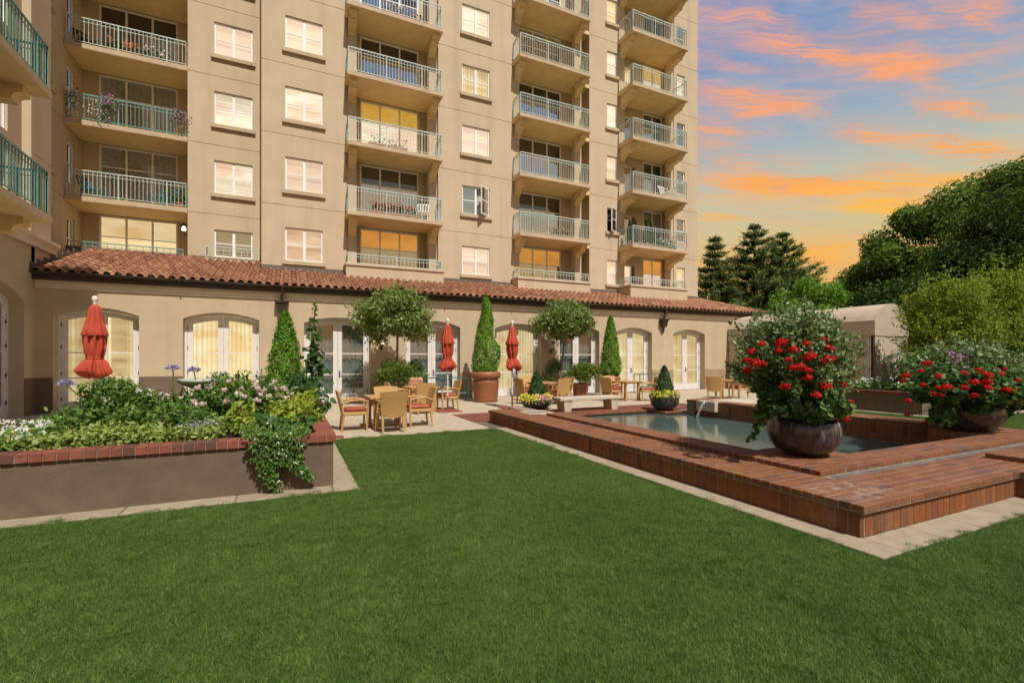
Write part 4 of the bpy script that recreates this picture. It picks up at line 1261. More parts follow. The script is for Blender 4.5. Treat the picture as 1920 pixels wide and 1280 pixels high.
# rain heads
for (x, zt, zb) in ((-.2, 3.56, 3.0), (16.75, 3.54, 2.9)):
    h = MB(); h.tube([(x + .02, 17.88, 4.02), (x + .02, 17.90, 3.80), (x, 17.96, 3.66), (x, 18.0, 3.5)], .05, 8)
    o = h.build('downpipe', M['gutter'], arc)
    h2 = MB(); h2.bbox(x - .22, x + .22, 17.82, 18.13, zt - .06, zt, .01)
    h2.add([(x - .15, 17.86, zt - .06), (x + .15, 17.86, zt - .06), (x + .15, 18.12, zt - .06), (x - .15, 18.12, zt - .06), (x - .12, 17.92, zt - .38), (x + .12, 17.92, zt - .38), (x + .12, 18.12, zt - .38), (x - .12, 18.12, zt - .38)],
           [(0, 1, 5, 4), (1, 2, 6, 5), (2, 3, 7, 6), (3, 0, 4, 7), (4, 5, 6, 7), (0, 3, 2, 1)])
    h2.tube([(x, 18.02, zt - .38), (x, 18.04, zt - .62), (x - .02, 18.1, zt - .72)], [.045, .04, .02], 8)
    h2.build('rain_head', M['gutter'], o)

# ---------------------------------------------------------------- canvas canopy tunnel
can = thing('canvas_canopy', 'tan canvas canopy tunnel with arched roof leading out from the arcade', 'canopy', (22.5, 14.6, 0))
CX0, CX1, CY0, CY1, CS, CR = 21.3, 23.75, 11.07, 18.1, 3.14, 3.86
ca = lambda x: arch(x, CX0, CX1, CS, CR)
v = MB(); n = 16
for i in range(n):
    a = CX0 + (CX1 - CX0) * i / n; e = CX0 + (CX1 - CX0) * (i + 1) / n
    v.add([(a, CY0, ca(a)), (e, CY0, ca(e)), (e, CY1, ca(e)), (a, CY1, ca(a))], [(0, 1, 2, 3)], True)
v.build('roof_canvas', M['awning'], can)
v = MB(); v.box(CX0 - .012, CX0 + .004, CY0, CY1 - .02, 2.54, CS + .004); v.box(CX1, CX1 + .012, CY0, CY1 - .02, 2.54, CS)
v.build('side_valance', M['awning'], can)
v = MB(); strip(v, CX0, CX1, lambda x: 2.52, lambda x: ca(x) + .004, CY0 - .02, CY0 - .005, 16)
v.build('end_valance', M['awning'], can)
v = MB(); v.box(CX0 + .05, CX1, CY0 + .004, CY0 + .02, 0, 2.62); v.build('end_panel', M['awning'], can)
v = MB(); v.box(CX0 + .06, CX0 + .075, 11.5, CY1, 0, 2.56); v.build('side_panel', M['awning'], can)
v = MB(); 
for i in range(8):
    a, e = 11.22 + .04 * i, 11.22 + .04 * (i + 1)
    v.quad((CX0 + .05 + .03 * (i % 2), a, .3 + .1 * i), (CX0 + .05 + .03 * ((i + 1) % 2), e, .4 + .1 * i), (CX0 + .05 + .03 * ((i + 1) % 2), e, 2.56), (CX0 + .05 + .03 * (i % 2), a, 2.56))
v.build('curtain', M['cloth_pale'], can)
v = MB(); v.box(CX1 - .1, CX1 - .08, CY0, CY1, 0, 2.56); v.build('side_panel', M['awning'], can)
for (x, y) in ((CX0 + .03, CY0 + .05), (CX0 + .03, 12.9), (CX0 + .03, 15.3), (CX1 - .03, CY0 + .05), (CX1 - .03, 15.3)):
    v = MB(); v.tube([(x, y, 0), (x, y, CS - .02)], .03, 8); v.build('post', M['bronze'], can)
# ---------------------------------------------------------------- garden furniture
def wicker_mat():
    m = bpy.data.materials.new('wicker'); m.use_nodes = True
    T = NT(m.node_tree)
    tc = T.n('ShaderNodeTexCoord').outputs['Object']
    sp = T.n('ShaderNodeSeparateXYZ'); T.l(tc, sp.inputs[0])
    a = T.math('SINE', T.math('MULTIPLY', sp.outputs[2], 2 * math.pi / .018)); c = T.math('SINE', T.math('MULTIPLY', T.math('ADD', sp.outputs[0], sp.outputs[1]), 2 * math.pi / .03))
    w = T.math('MULTIPLY', a, c)
    n = T.noise(tc, 9, 3)
    col = T.mix(T.maprange(w, -1, 1, 0, 1), (0.40, 0.235, 0.085, 1), (0.58, 0.37, 0.15, 1))
    col = T.mix(T.maprange(n, .3, .7, 0, .3), col, (0.32, 0.18, 0.065, 1))
    b = T.n('ShaderNodeBsdfPrincipled'); T.l(col, b.inputs['Base Color']); b.inputs['Roughness'].default_value = .6; b.inputs['Specular IOR Level'].default_value = .3
    bn = T.n('ShaderNodeBump'); bn.inputs['Strength'].default_value = .4; bn.inputs['Distance'].default_value = .004; T.l(w, bn.inputs['Height']); T.l(bn.outputs[0], b.inputs['Normal'])
    o = T.n('ShaderNodeOutputMaterial'); T.l(b.outputs[0], o.inputs[0])
    return m
M['wicker'] = wicker_mat()
def cushion_mat(name, c1, c2, c3, fl=False):
    m = bpy.data.materials.new(name); m.use_nodes = True
    T = NT(m.node_tree)
    tc = T.n('ShaderNodeTexCoord').outputs['Object']
    sp = T.n('ShaderNodeSeparateXYZ'); T.l(tc, sp.inputs[0])
    if fl:
        col = T.mix(T.maprange(T.noise(tc, 14, 3), .45, .55, 0, 1), c1, c2)
        col = T.mix(T.maprange(T.noise(tc, 22, 2), .58, .64, 0, 1), col, c3)
    else:
        s = T.math('FRACT', T.math('MULTIPLY', sp.outputs[0], 1 / .085))
        col = T.ramp(s, [(0, c1), (.3, c1), (.32, c2), (.42, c2), (.44, c1), (.62, c3), (.72, c3), (.74, c1)], 'CONSTANT')
    b = T.n('ShaderNodeBsdfPrincipled'); T.l(col, b.inputs['Base Color']); b.inputs['Roughness'].default_value = .85; b.inputs['Specular IOR Level'].default_value = .15
    o = T.n('ShaderNodeOutputMaterial'); T.l(b.outputs[0], o.inputs[0])
    return m
M['cushion'] = cushion_mat('striped_cushion', (0.33, 0.075, 0.045, 1), (0.42, 0.24, 0.12, 1), (0.10, 0.03, 0.03, 1))
M['floral'] = cushion_mat('floral_cushion', (0.55, 0.36, 0.22, 1), (0.40, 0.12, 0.09, 1), (0.5, 0.42, 0.25, 1), True)
def make_chair(label):
    t = thing('wicker_chair', label, 'chair', (0, 0, 0), 'wicker chairs round the patio tables')
    for sx in (-1, 1):
        L = MB(); L.tube([(sx * .235, .235, 0), (sx * .25, .25, .42), (sx * .262, .25, .64)], [.022, .03, .026], 6, smooth=False); L.build('leg', M['wicker'], t)
        L = MB(); L.tube([(sx * .22, -.29, 0), (sx * .225, -.235, .40)], [.022, .032], 6, smooth=False); L.build('leg', M['wicker'], t)
        A = MB(); A.tube([(sx * .27, -.30, .62), (sx * .285, -.12, .675), (sx * .28, .08, .68), (sx * .264, .27, .64)], [.024, .026, .026, .022], 7); A.build('arm', M['wicker'], t)
    S = MB(); S.bbox(-.26, .26, -.25, .26, .345, .42, .012); S.build('seat', M['wicker'], t)
    B = MB(); n = 10; mz = 9
    vs = []; fs = []
    for f in (0, 1):
        for j in range(mz):
            v = j / (mz - 1); z = .31 + .57 * v; hw = .25 + .045 * v
            for i in range(n):
                u = i / (n - 1) * 2 - 1
                y = -.235 - .125 * v ** 1.2 - .03 * (1 - u * u) + (-.018 if f else .018)
                vs.append((u * hw, y, z + (.02 * (1 - u * u) if j == mz - 1 else 0) + (.09 * abs(u) ** 2 if j == 0 else 0)))
    N_ = n * mz
    for j in range(mz - 1):
        for i in range(n - 1):
            a = j * n + i; fs.append((a, a + 1, a + n + 1, a + n)); fs.append((N_ + a, N_ + a + n, N_ + a + n + 1, N_ + a + 1))
    for i in range(n - 1):
        for j in (0, mz - 1):
            a = j * n + i; fs.append((a, N_ + a, N_ + a + 1, a + 1))
    for j in range(mz - 1):
        for i in (0, n - 1):
            a = j * n + i; fs.append((a, a + n, N_ + a + n, N_ + a))
    B.add(vs, fs); B.build('backrest', M['wicker'], t)
    C_ = MB(); C_.bbox(-.235, .235, -.22, .245, .422, .505, .03); C_.build('cushion', M['cushion'], t)
    return t
chair0 = make_chair('wicker')
CH = [  # x, y, facing direction in degrees (0 = away from the camera side, +Y), label
    (1.34, 11.15, -90, 'wicker chair at the left side of the nearest patio table, beside the flower bed'),
    (2.04, 10.58, 0, 'wicker chair with its back to the lawn, nearest chair to the grass'),
    (2.80, 11.20, 90, 'wicker chair at the right side of the nearest table, red striped seat in sun'),
    (2.20, 11.86, 176, 'wicker chair behind the nearest table, facing the lawn'),
    (2.98, 14.30, -86, 'wicker chair at the left of the table in front of the dark curtained door'),
    (3.55, 13.64, 2, 'wicker chair with its back to the lawn at the second table'),
    (4.52, 14.38, 92, 'wicker chair by the pole of the middle red umbrella, turned left'),
    (3.78, 15.32, 184, 'wicker chair with a flowered back cushion in front of the green bush'),
    (7.64, 15.00, -84, 'wicker chair just right of the rightmost umbrella pole'),
    (8.62, 14.46, 6, 'wicker chair with its back turned, behind the stone bench and low bowl'),
    (9.22, 15.22, 95, 'wicker chair in front of the bush with white wood door, behind the bench'),
    (8.22, 15.98, 180, 'wicker chair half hidden behind the boxwood cone of the low bowl'),
    (11.02, 14.60, -80, 'wicker chair left of the table at the foot of the right cypress'),
    (11.88, 15.62, 178, 'wicker chair against the foot of the right cypress, facing the pool'),
    (12.32, 14.12, 62, 'wicker chair beside the round bowl with yellow flowers'),
    (15.05, 13.42, -52, 'wicker chair behind the white water spout, back to the pool'),
    (16.62, 13.62, 85, 'wicker chair half hidden behind the big red flowered shrub')]
for i, (x, y, a, lb) in enumerate(CH):
    c = chair0 if i == 0 else copy_tree(chair0)
    c.location = (x, y, .007); c.rotation_euler = (0, 0, R(a)); c['label'] = lb
# the flowered cushion leans on the chair back
fc = MB(); fc.bbox(-.25, .25, -.05, .05, -.22, .24, .035); o = fc.build('back_cushion', M['floral'])
o.location = (3.78, 15.52, .74); o.rotation_euler = (R(-12), 0, R(184)); tag(o, 'cream and red flowered cushion standing against a wicker chair back', 'cushion')

def make_table():
    t = thing('patio_table', 'wood', 'table', (0, 0, 0), 'square wooden patio tables')
    s = .46
    T_ = MB()
    for i in range(8):
        T_.bbox(-s + i * .115 + .003, -s + (i + 1) * .115 - .003, -s, s, .70, .735, .004)
    tt = MB(); tt.box(-s + .03, s - .03, -s + .03, s - .03, .66, .702); tp = tt.build('apron', M['wood'], t)
    for i in range(8):
        p_ = MB(); p_.bbox(-s + i * .115 + .003, -s + (i + 1) * .115 - .003, -s, s, .70, .735, .004); p_.build('plank', M['wood'], t)
    for sx in (-1, 1):
        for sy in (-1, 1):
            L = MB(); L.bbox(sx * .33 - .035, sx * .33 + .035, sy * .33 - .035, sy * .33 + .035, 0, .665, .005); L.build('leg', M['wood'], t)
    return t
table0 = make_table()
for i, (x, y, a, lb) in enumerate([(2.07, 11.22, 2, 'wooden patio table nearest the lawn with four wicker chairs'), (3.70, 14.45, 4, 'wooden patio table left of the middle red umbrella'), (8.42, 15.2, 3, 'wooden patio table behind the low flower bowl and bench'),
                                   (11.68, 14.62, 8, 'wooden patio table in front of the right cypress cone'), (15.92, 13.55, 20, 'wooden patio table behind the water spout and red flowered shrub')]):
    c = table0 if i == 0 else copy_tree(table0)
    c.location = (x, y, .007); c.rotation_euler = (0, 0, R(a)); c['label'] = lb

def fold(seed, amp, k):
    r = random.Random(seed); ph = [r.uniform(0, 6.28) for _ in range(4)]
    return lambda a, z: 1 + amp * (abs(math.sin(k * .5 * a + ph[0] + .5 * math.sin(5 * z + ph[1]))) * 1.5 - .95 + .45 * math.sin((k + 4) * a + ph[2] + 4 * z))
def umbrella(x, y, label, seed, base):
    t = thing('patio_umbrella', label, 'umbrella', (x, y, 0.007), 'closed red patio umbrellas')
    r = random.Random(seed)
    p = MB(); p.tube([(x, y, .02), (x, y, 2.66)], .022, 10); p.build('pole', M['pole_white'], t)
    lw = MB(); lw.tube([(x, y, .02), (x, y, .45)], .03, 10); lw.build('pole_sleeve', M['red_mat'], t)
    f = MB(); f.lathe([(.02, 2.62), (.03, 2.64), (.034, 2.67), (.028, 2.69), (.04, 2.71), (.052, 2.74), (.05, 2.78), (.03, 2.81), (.001, 2.82)], 14, (x, y, 0)); f.build('finial', M['pole_white'], t)
    up = MB(); up.lathe([(.03, 2.645), (.075, 2.60), (.10, 2.48), (.13, 2.34), (.17, 2.18), (.205, 2.05), (.20, 2.04), (.15, 2.08), (.1, 2.2)], 64, (x, y, 0), fold(seed, .17, 8)); up.build('canopy_top', M['umbrella'], t)
    cn = MB(); fn = fold(seed + 1, .27, 8)
    sh = r.uniform(-.06, .06); sh2 = r.uniform(-.05, .05)
    prof = [(.10, 2.3), (.15, 2.12), (.155, 2.0), (.16, 1.86), (.15, 1.76), (.13, 1.68), (.115, 1.62), (.115, 1.59), (.145, 1.56), (.17, 1.52), (.19, 1.46), (.215, 1.40), (.23, 1.35), (.215, 1.31), (.17, 1.27), (.13, 1.25), (.08, 1.30)]
    b = MB(); b.lathe(prof, 72, (0, 0, 0), fn)
    vs = []
    for (vx, vy, vz) in b.v:
        k = max(0, (1.6 - vz) / .35); a = math.atan2(vy, vx)
        kk = 1 + .18 * k * math.sin(3 * a + seed)
        vs.append((x + vx * kk + sh * k * .6, y + vy * kk + sh2 * k, vz + .05 * k * math.sin(2 * a + seed * 2) * (1 if vz < 1.5 else 0)))
    cn.add(vs, b.f, True); cn.build('canopy', M['umbrella'], t)
    tie = MB(); tie.lathe([(.122, 1.585), (.13, 1.595), (.13, 1.61), (.122, 1.622)], 40, (x, y, 0), fold(seed + 1, .2, 8)); tie.build('tie', M['umbrella'], t)
    if base:
        m = MB(); m.bbox(x - .36, x + .36, y - .36, y + .36, .007, .035, .006); m.build('base', M['red_mat'], t)
    return t
umbrella(-3.40, 11.8, 'large closed red umbrella in front of the leftmost arched door, behind the flower bed', 3, True)
umbrella(4.37, 13.87, 'closed red umbrella on a white pole between the round bay tree and the terracotta pot', 8, True)
umbrella(6.50, 13.79, 'closed red umbrella right of the terracotta pot, in front of the lit door', 15, True)

t = thing('stone_bench', 'pale stone slab bench on two block legs at the pool back', 'bench', (8.4, 12.4, 0))
b = MB(); b.bbox(7.28, 9.52, 12.1, 12.62, .335, .43, .01); b.build('seat', M['stone'], t)
for xa in (7.42, 9.14):
    b = MB(); b.add([(xa + .04, 12.15, .006), (xa + .26, 12.15, .006), (xa + .26, 12.57, .006), (xa + .04, 12.57, .006), (xa - .0, 12.13, .335), (xa + .3, 12.13, .335), (xa + .3, 12.59, .335), (xa - .0, 12.59, .335)],
                    [(0, 1, 2, 3), (4, 5, 6, 7), (0, 1, 5, 4), (1, 2, 6, 5), (2, 3, 7, 6), (3, 0, 4, 7)]); b.build('leg', M['stone'], t)

def console(x0, x1, y, label):
    t = thing('console_table', label, 'table', ((x0 + x1) / 2, y, 0.007))
    for (x, yy) in ((x0, y), (x1, y), (x0, y + .4), (x1, y + .4)):
        b = MB(); b.box(x - .016, x + .016, yy - .016, yy + .016, .007, .88); b.build('leg', M['verdigris'], t)
    b = MB()
    for zz in (.87, .3):
        b.box(x0, x1, y - .014, y + .014, zz, zz + .03); b.box(x0, x1, y + .386, y + .414, zz, zz + .03); b.box(x0 - .014, x0 + .014, y + .014, y + .386, zz, zz + .03); b.box(x1 - .014, x1 + .014, y + .014, y + .386, zz, zz + .03)
    b.build('frame', M['verdigris'], t)
    b = MB(); b.box(x0 - .04, x1 + .04, y - .05, y + .45, .90, .912); b.build('glass_top', M['glass'], t)
console(4.35, 6.15, 16.9, 'green metal console table with glass top behind the middle umbrella')
console(14.4, 16.2, 17.0, 'green metal console table in front of the lit door right of the cypress')

def lantern(x, y, z, label, lit, rzz=0):
    t = thing('wall_lantern', label, 'lantern', (x, y, z)); 
    b = MB(); b.bbox(x - .05, x + .05, y - .03, y, z - .32, z - .12, .01); b.build('wall_plate', M['bronze'], t)
    b = MB(); b.tube([(x, y - .02, z - .22), (x - .05, y - .1, z - .30), (x - .02, y - .2, z - .26), (x, y - .22, z - .14)], .012, 6); b.tube([(x, y - .02, z - .15), (x + .04, y - .1, z - .2), (x, y - .22, z - .16)], .008, 6)
    b.lathe([(.02, -.16), (.06, -.13), (.085, -.11)], 10, (x, y - .22, z)); b.build('arm', M['bronze'], t)
    b = MB(); b.lathe([(.04, -.11), (.06, -.07), (.066, -.01), (.055, .05), (.03, .1)], 12, (x, y - .22, z)); b.build('globe', M['globe_lit'] if lit else M['globe'], t)
    b = MB(); b.lathe([(.035, .12), (.09, .11), (.05, .17), (.012, .2), (.012, .26), (.001, .27)], 10, (x, y - .22, z)); b.build('cap', M['bronze'], t)
    if rzz: t.rotation_euler = (0, 0, rzz)
M['globe_lit'] = lit_mat('lamp_globe_lit', (1.0, .88, .66), 2.2, None, 1, (1, .86, .62))
M['globe'] = mat('lamp_globe', (.7, .68, .62), .3, .05, 5)
lantern(3.14, 18.13, 2.24, 'lit wall lantern between the dark curtained door and the window behind the round tree', True)
lantern(10.42, 18.13, 2.15, 'wall lantern left of the second round tree trunk', False)
lantern(13.40, 18.13, 2.24, 'wall lantern with pale globe left of the right cypress', False)
t = thing('wall_lantern', 'lit wall lantern on the balcony wall above the tiled roof at left', 'lantern', (-3.66, 23.0, 6.8))
b = MB(); b.bbox(-3.66, -3.63, 22.94, 23.06, 6.62, 6.8, .008); b.build('wall_plate', M['bronze'], t)
b = MB(); b.tube([(-3.64, 23, 6.66), (-3.8, 23, 6.6), (-3.82, 23, 6.7)], .014, 6); b.lathe([(.03, -.12), (.1, -.1)], 10, (-3.82, 23, 6.82)); b.build('arm', M['bronze'], t)
b = MB(); b.lathe([(.04, -.10), (.075, -.05), (.085, .0), (.06, .08), (.03, .13)], 12, (-3.82, 23, 6.82)); b.build('globe', M['globe_lit'], t)
b = MB(); b.lathe([(.12, .1), (.1, .16), (.03, .2), (.001, .24)], 10, (-3.82, 23, 6.82)); b.build('cap', M['dark_metal'], t)

# ---------------------------------------------------------------- pots and bowls
def bowl(x, y, z, r, h, label, prof=None, name='planter_bowl', m='bowl', group=None):
    prof = prof or [(.40, 0), (.52, .02), (.76, .17), (.93, .38), (1.0, .62), (.985, .82), (.93, .97), (.91, 1.0), (.86, .98), (.84, .9)]
    b = MB(); b.lathe([(q * r, v * h) for q, v in prof], 48)
    b.add([(.4 * r * math.cos(2 * math.pi * k / 24), .4 * r * math.sin(2 * math.pi * k / 24), 0.0) for k in range(24)], [tuple(range(24))])
    t = thing(name, label, 'planter' if m != 'terracotta' else 'pot', (x, y, z), group)
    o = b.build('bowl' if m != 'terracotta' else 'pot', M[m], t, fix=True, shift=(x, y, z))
    s = MB(); s.add([(.88 * r * math.cos(2 * math.pi * k / 24) * (prof[-1][0] / .84), .88 * r * math.sin(2 * math.pi * k / 24) * (prof[-1][0] / .84), h * .88) for k in range(24)], [tuple(range(24))])
    s.build('soil', M['soil'], t, fix=False, shift=(x, y, z))
    return t
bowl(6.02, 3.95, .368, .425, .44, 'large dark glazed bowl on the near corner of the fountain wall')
bowl(10.58, 4.08, .368, .50, .42, 'wide shallow dark glazed bowl with pale drips and painted highlights on the right corner of the fountain')
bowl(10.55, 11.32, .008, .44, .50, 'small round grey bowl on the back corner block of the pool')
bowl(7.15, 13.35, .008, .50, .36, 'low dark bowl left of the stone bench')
TP = [(.74, 0), (.78, .03), (.80, .06), (.78, .10), (.80, .2), (.84, .45), (.86, .62), (.88, .66), (.86, .70), (.80, .73), (.86, .76), (.97, .80), (1.0, .87), (.98, .93), (.93, .98), (.85, 1.0), (.76, .97), (.74, .9)]
bowl(6.62, 16.35, .007, .56, 1.12, 'tall terracotta pot with a rolled rim in front of the wall', TP, 'terracotta_pot', 'terracotta')
bowl(3.25, 16.2, .007, .38, .6, 'terracotta pot under the left round tree, hidden by a bush', TP, 'terracotta_pot', 'terracotta')
bowl(10.0, 16.7, .007, .40, .6, 'brown pot under the second round tree', TP, 'terracotta_pot', 'terracotta')
bowl(12.4, 16.5, .007, .42, .85, 'pot holding the right cypress cone, behind a wicker chair', TP, 'terracotta_pot', 'terracotta')
bowl(10.75, 16.3, .007, .36, .6, 'terracotta pot holding the drooping bush by the white door', TP, 'terracotta_pot', 'terracotta')

t = thing('birdbath', 'grey green stone birdbath standing in the flower bed', 'birdbath', (-1.18, 8.3, .59))
b = MB(); b.lathe([(.001, 1.235), (.14, 1.235), (.21, 1.26), (.275, 1.30), (.285, 1.285), (.28, 1.265), (.22, 1.215), (.12, 1.17), (.09, 1.15)], 32, (-1.18, 8.3, 0)); b.build('basin', M['birdbath'], t)
b = MB(); b.lathe([(.17, .59), (.17, .66), (.12, .70), (.085, .82), (.075, .98), (.09, 1.1), (.13, 1.16)], 24, (-1.18, 8.3, 0)); b.build('pedestal', M['birdbath'], t)
b = MB(); b.lathe([(.001, 1.266), (.215, 1.266)], 24, (-1.18, 8.3, 0)); b.build('water', M['water'], t, fix=False)
# ---------------------------------------------------------------- plants
def unit(v): return v / np.maximum(np.linalg.norm(v, axis=1, keepdims=True), 1e-9)
SHAPE = {4: [(0, 0), (.45, .5), (1, 0), (.45, -.5)], 6: [(0, 0), (.26, .40), (.66, .40), (1, 0), (.66, -.40), (.26, -.40)],
         8: [(0, 0), (.04, .36), (.36, .52), (.78, .40), (1, 0), (.78, -.40), (.36, -.52), (.04, -.36)]}
def leaf_verts(p, n, size, asp=.5, jit=.6, fold=.0, up=0.0, dirs=None, k=6):
    N_ = len(p)
    n = unit(n + rng.normal(0, jit, (N_, 3)) + np.array([0, 0, up]))
    if dirs is None:
        t = rng.normal(0, 1, (N_, 3))
    else:
        t = dirs + rng.normal(0, .35, (N_, 3))
    t = unit(t - n * np.sum(t * n, 1, keepdims=True))
    s = np.cross(n, t)
    L = (size * rng.uniform(.65, 1.35, N_))[:, None]; Wd = L * asp
    curl = rng.uniform(-.06, .2, (N_, 1))
    return np.stack([p + t * L * a + s * Wd * b + n * L * (abs(b) * .22 - curl * a * a) for a, b in SHAPE[k]], 1)
def leaf_obj(name, v, m, parent=None, loc=(0, 0, 0)):
    me = mesh_np(name, (v - np.array(loc)).reshape(-1, 3), v.shape[1]); me.materials.append(m)
    o = bpy.data.objects.new(name, me)
    return link(o, parent, loc)
def shell(n, c, r, inner=.6, zmin=-1.0):
    d = unit(rng.normal(0, 1, (int(n * 1.6) + 8, 3)))
    d = d[d[:, 2] > zmin][:n]
    k = 1 - (1 - inner) * rng.uniform(0, 1, len(d)) ** 2
    return np.array(c) + d * np.array(r) * k[:, None], unit(d / np.array(r))
def puffs(c, r, n, pr, seed, zmin=-.8, inner=.55):
    """centres of leafy clumps on and inside an ellipsoid"""
    g = np.random.default_rng(seed)
    d = unit(g.normal(0, 1, (n * 3, 3))); d = d[d[:, 2] > zmin][:n]
    k = inner + (1 - inner) * g.uniform(0, 1, len(d)) ** .5
    return [(tuple(np.array(c) + d[i] * np.array(r) * k[i]), pr * g.uniform(.65, 1.3)) for i in range(len(d))]
def clumps(pf, per, size, asp=.5, squash=.75, jit=.55, inner=.5, up=.25, k=6):
    V = []
    for (c, r) in pf:
        p, n = shell(int(per), c, (r, r, r * squash), inner)
        V.append(leaf_verts(p, n, size, asp, jit, up=up, k=k))
    return np.concatenate(V)
G = lambda *a: [(i / (len(a) - 1), (*c, 1)) for i, c in enumerate(a)]
M['l_oak'] = leaf_mat('oak_leaves', G((.03, .06, .012), (.07, .13, .02), (.13, .205, .032), (.2, .27, .055)), .3, .7, True, .1)
M['l_dark'] = leaf_mat('dark_leaves', G((.024, .048, .012), (.046, .085, .018), (.08, .125, .028)), .25, .7, True, .1)
M['l_pine'] = leaf_mat('pine_needles', G((.045, .085, .04), (.085, .14, .052), (.17, .22, .07), (.34, .35, .10)), .2, .7, True, .1)
M['l_bright'] = leaf_mat('bright_leaves', G((.07, .15, .016), (.13, .25, .028), (.2, .34, .05)), .35, .6, True, .15)
M['l_maple'] = leaf_mat('maple_leaves', G((.075, .125, .016), (.15, .22, .026), (.24, .31, .04), (.33, .37, .07)), .38, .6, True, .15)
M['l_box'] = leaf_mat('boxwood_leaves', G((.018, .06, .012), (.032, .095, .018), (.055, .13, .03)), .25)
M['l_cypress'] = leaf_mat('cypress_leaves', G((.04, .115, .008), (.09, .21, .014), (.16, .32, .026), (.27, .44, .06)), .3)
M['l_bay'] = leaf_mat('bay_leaves', G((.055, .10, .018), (.115, .185, .035), (.21, .28, .08), (.38, .40, .22)), .25, .4)
M['l_grey'] = leaf_mat('grey_green_leaves', G((.05, .095, .03), (.10, .165, .055), (.18, .26, .10), (.36, .42, .25)), .25, .45)
M['l_ger'] = leaf_mat('geranium_leaves', G((.018, .05, .014), (.035, .09, .022), (.07, .15, .035), (.12, .21, .05)), .3)
M['l_var'] = leaf_mat('variegated_leaves', G((.06, .12, .02), (.15, .22, .04), (.30, .36, .09), (.42, .45, .16)), .3)
M['l_yel'] = leaf_mat('golden_leaves', G((.13, .2, .02), (.26, .33, .04), (.40, .43, .07)), .3)
M['l_green'] = leaf_mat('green_leaves', G((.035, .085, .014), (.07, .15, .025), (.12, .22, .04), (.20, .30, .07)), .3)
M['l_silver'] = leaf_mat('silver_leaves', G((.17, .2, .18), (.3, .33, .31), (.42, .45, .43)), .2)
M['l_rust'] = leaf_mat('bronze_green_leaves', G((.045, .10, .015), (.09, .175, .022), (.16, .22, .035), (.2, .12, .035)), .3)
def petal(name, *c): return leaf_mat(name, G(*c), .25, .6)
M['f_red'] = petal('red_petals', (.38, .004, .006), (.52, .008, .008), (.62, .015, .012))
M['f_white'] = petal('white_petals', (.62, .6, .6), (.78, .77, .78))
M['f_pink'] = petal('pale_pink_petals', (.6, .42, .42), (.74, .6, .6), (.8, .74, .74))
M['f_yellow'] = petal('yellow_petals', (.55, .48, .03), (.68, .62, .06), (.7, .68, .2))
M['f_purple'] = petal('purple_petals', (.2, .17, .42), (.36, .32, .6), (.5, .47, .7))
M['f_mauve'] = petal('mauve_petals', (.36, .12, .36), (.5, .25, .5))
M['f_wine'] = petal('wine_petals', (.16, .005, .02), (.26, .012, .04))
M['f_salmon'] = petal('salmon_petals', (.6, .28, .2), (.68, .45, .36))
M['f_orange'] = petal('orange_petals', (.65, .16, .03), (.7, .25, .1))

def head_mesh(name, r, n, m, size, squash=.75, seed=1):
    p, nn = shell(n, (0, 0, 0), (r, r, r * squash), .75, -.55)
    v = leaf_verts(p, nn, size, .9, .35)
    me = mesh_np(name, v.reshape(-1, 3), 6); me.materials.append(m)
    return me
def crown_thing(name, label, cat, base, verts, m, trunk=None, tm='bark', group=None, crown='crown'):
    t = thing(name, label, cat, base, group)
    leaf_obj(crown, verts, m, t)
    if trunk is not None:
        b = MB()
        for pts, rad in trunk: b.tube(pts, rad, 8)
        b.build('trunk', M[tm], t, fix=False)
    return t
def limbs(base, top, tips, r0):
    base = Vector(base); top = Vector(top)
    out = [([tuple(base), tuple(base.lerp(top, .5) + Vector((.03, .02, 0)) * r0 * 10), tuple(top)], [r0, r0 * .8, r0 * .65])]
    for tp in tips:
        tp = Vector(tp); mid = top.lerp(tp, .5) + Vector((0, 0, .08 * (tp - top).length))
        out.append(([tuple(top), tuple(mid), tuple(tp)], [r0 * .55, r0 * .35, r0 * .12]))
    return out

def twigs(base, c, r, n, per, size, seed, asp=.5, zmin=-.55, start=.45, spread=.035):
    g = np.random.default_rng(seed); V = []; tips = []
    for i in range(n):
        d = g.normal(0, 1, 3); d /= np.linalg.norm(d)
        if d[2] < zmin: d[2] = abs(d[2])
        tip = np.array(c) + d * np.array(r) * g.uniform(.72, 1.12)
        b_ = np.array(base) + g.normal(0, .05, 3)
        s = g.uniform(start, 1, per)
        mid = (b_ + tip) / 2 + np.array([0, 0, .12])
        p = ((1 - s) ** 2)[:, None] * b_ + (2 * s * (1 - s))[:, None] * mid + (s ** 2)[:, None] * tip
        p = p + g.normal(0, spread, (per, 3))
        dr = (tip - mid); dr /= np.linalg.norm(dr)
        V.append(leaf_verts(p, np.tile(d * .5 + np.array([0, -.1, .5]), (per, 1)), size, asp, .8, dirs=np.tile(dr, (per, 1)) * .8))
        tips.append(tuple(tip))
    return np.concatenate(V), tips
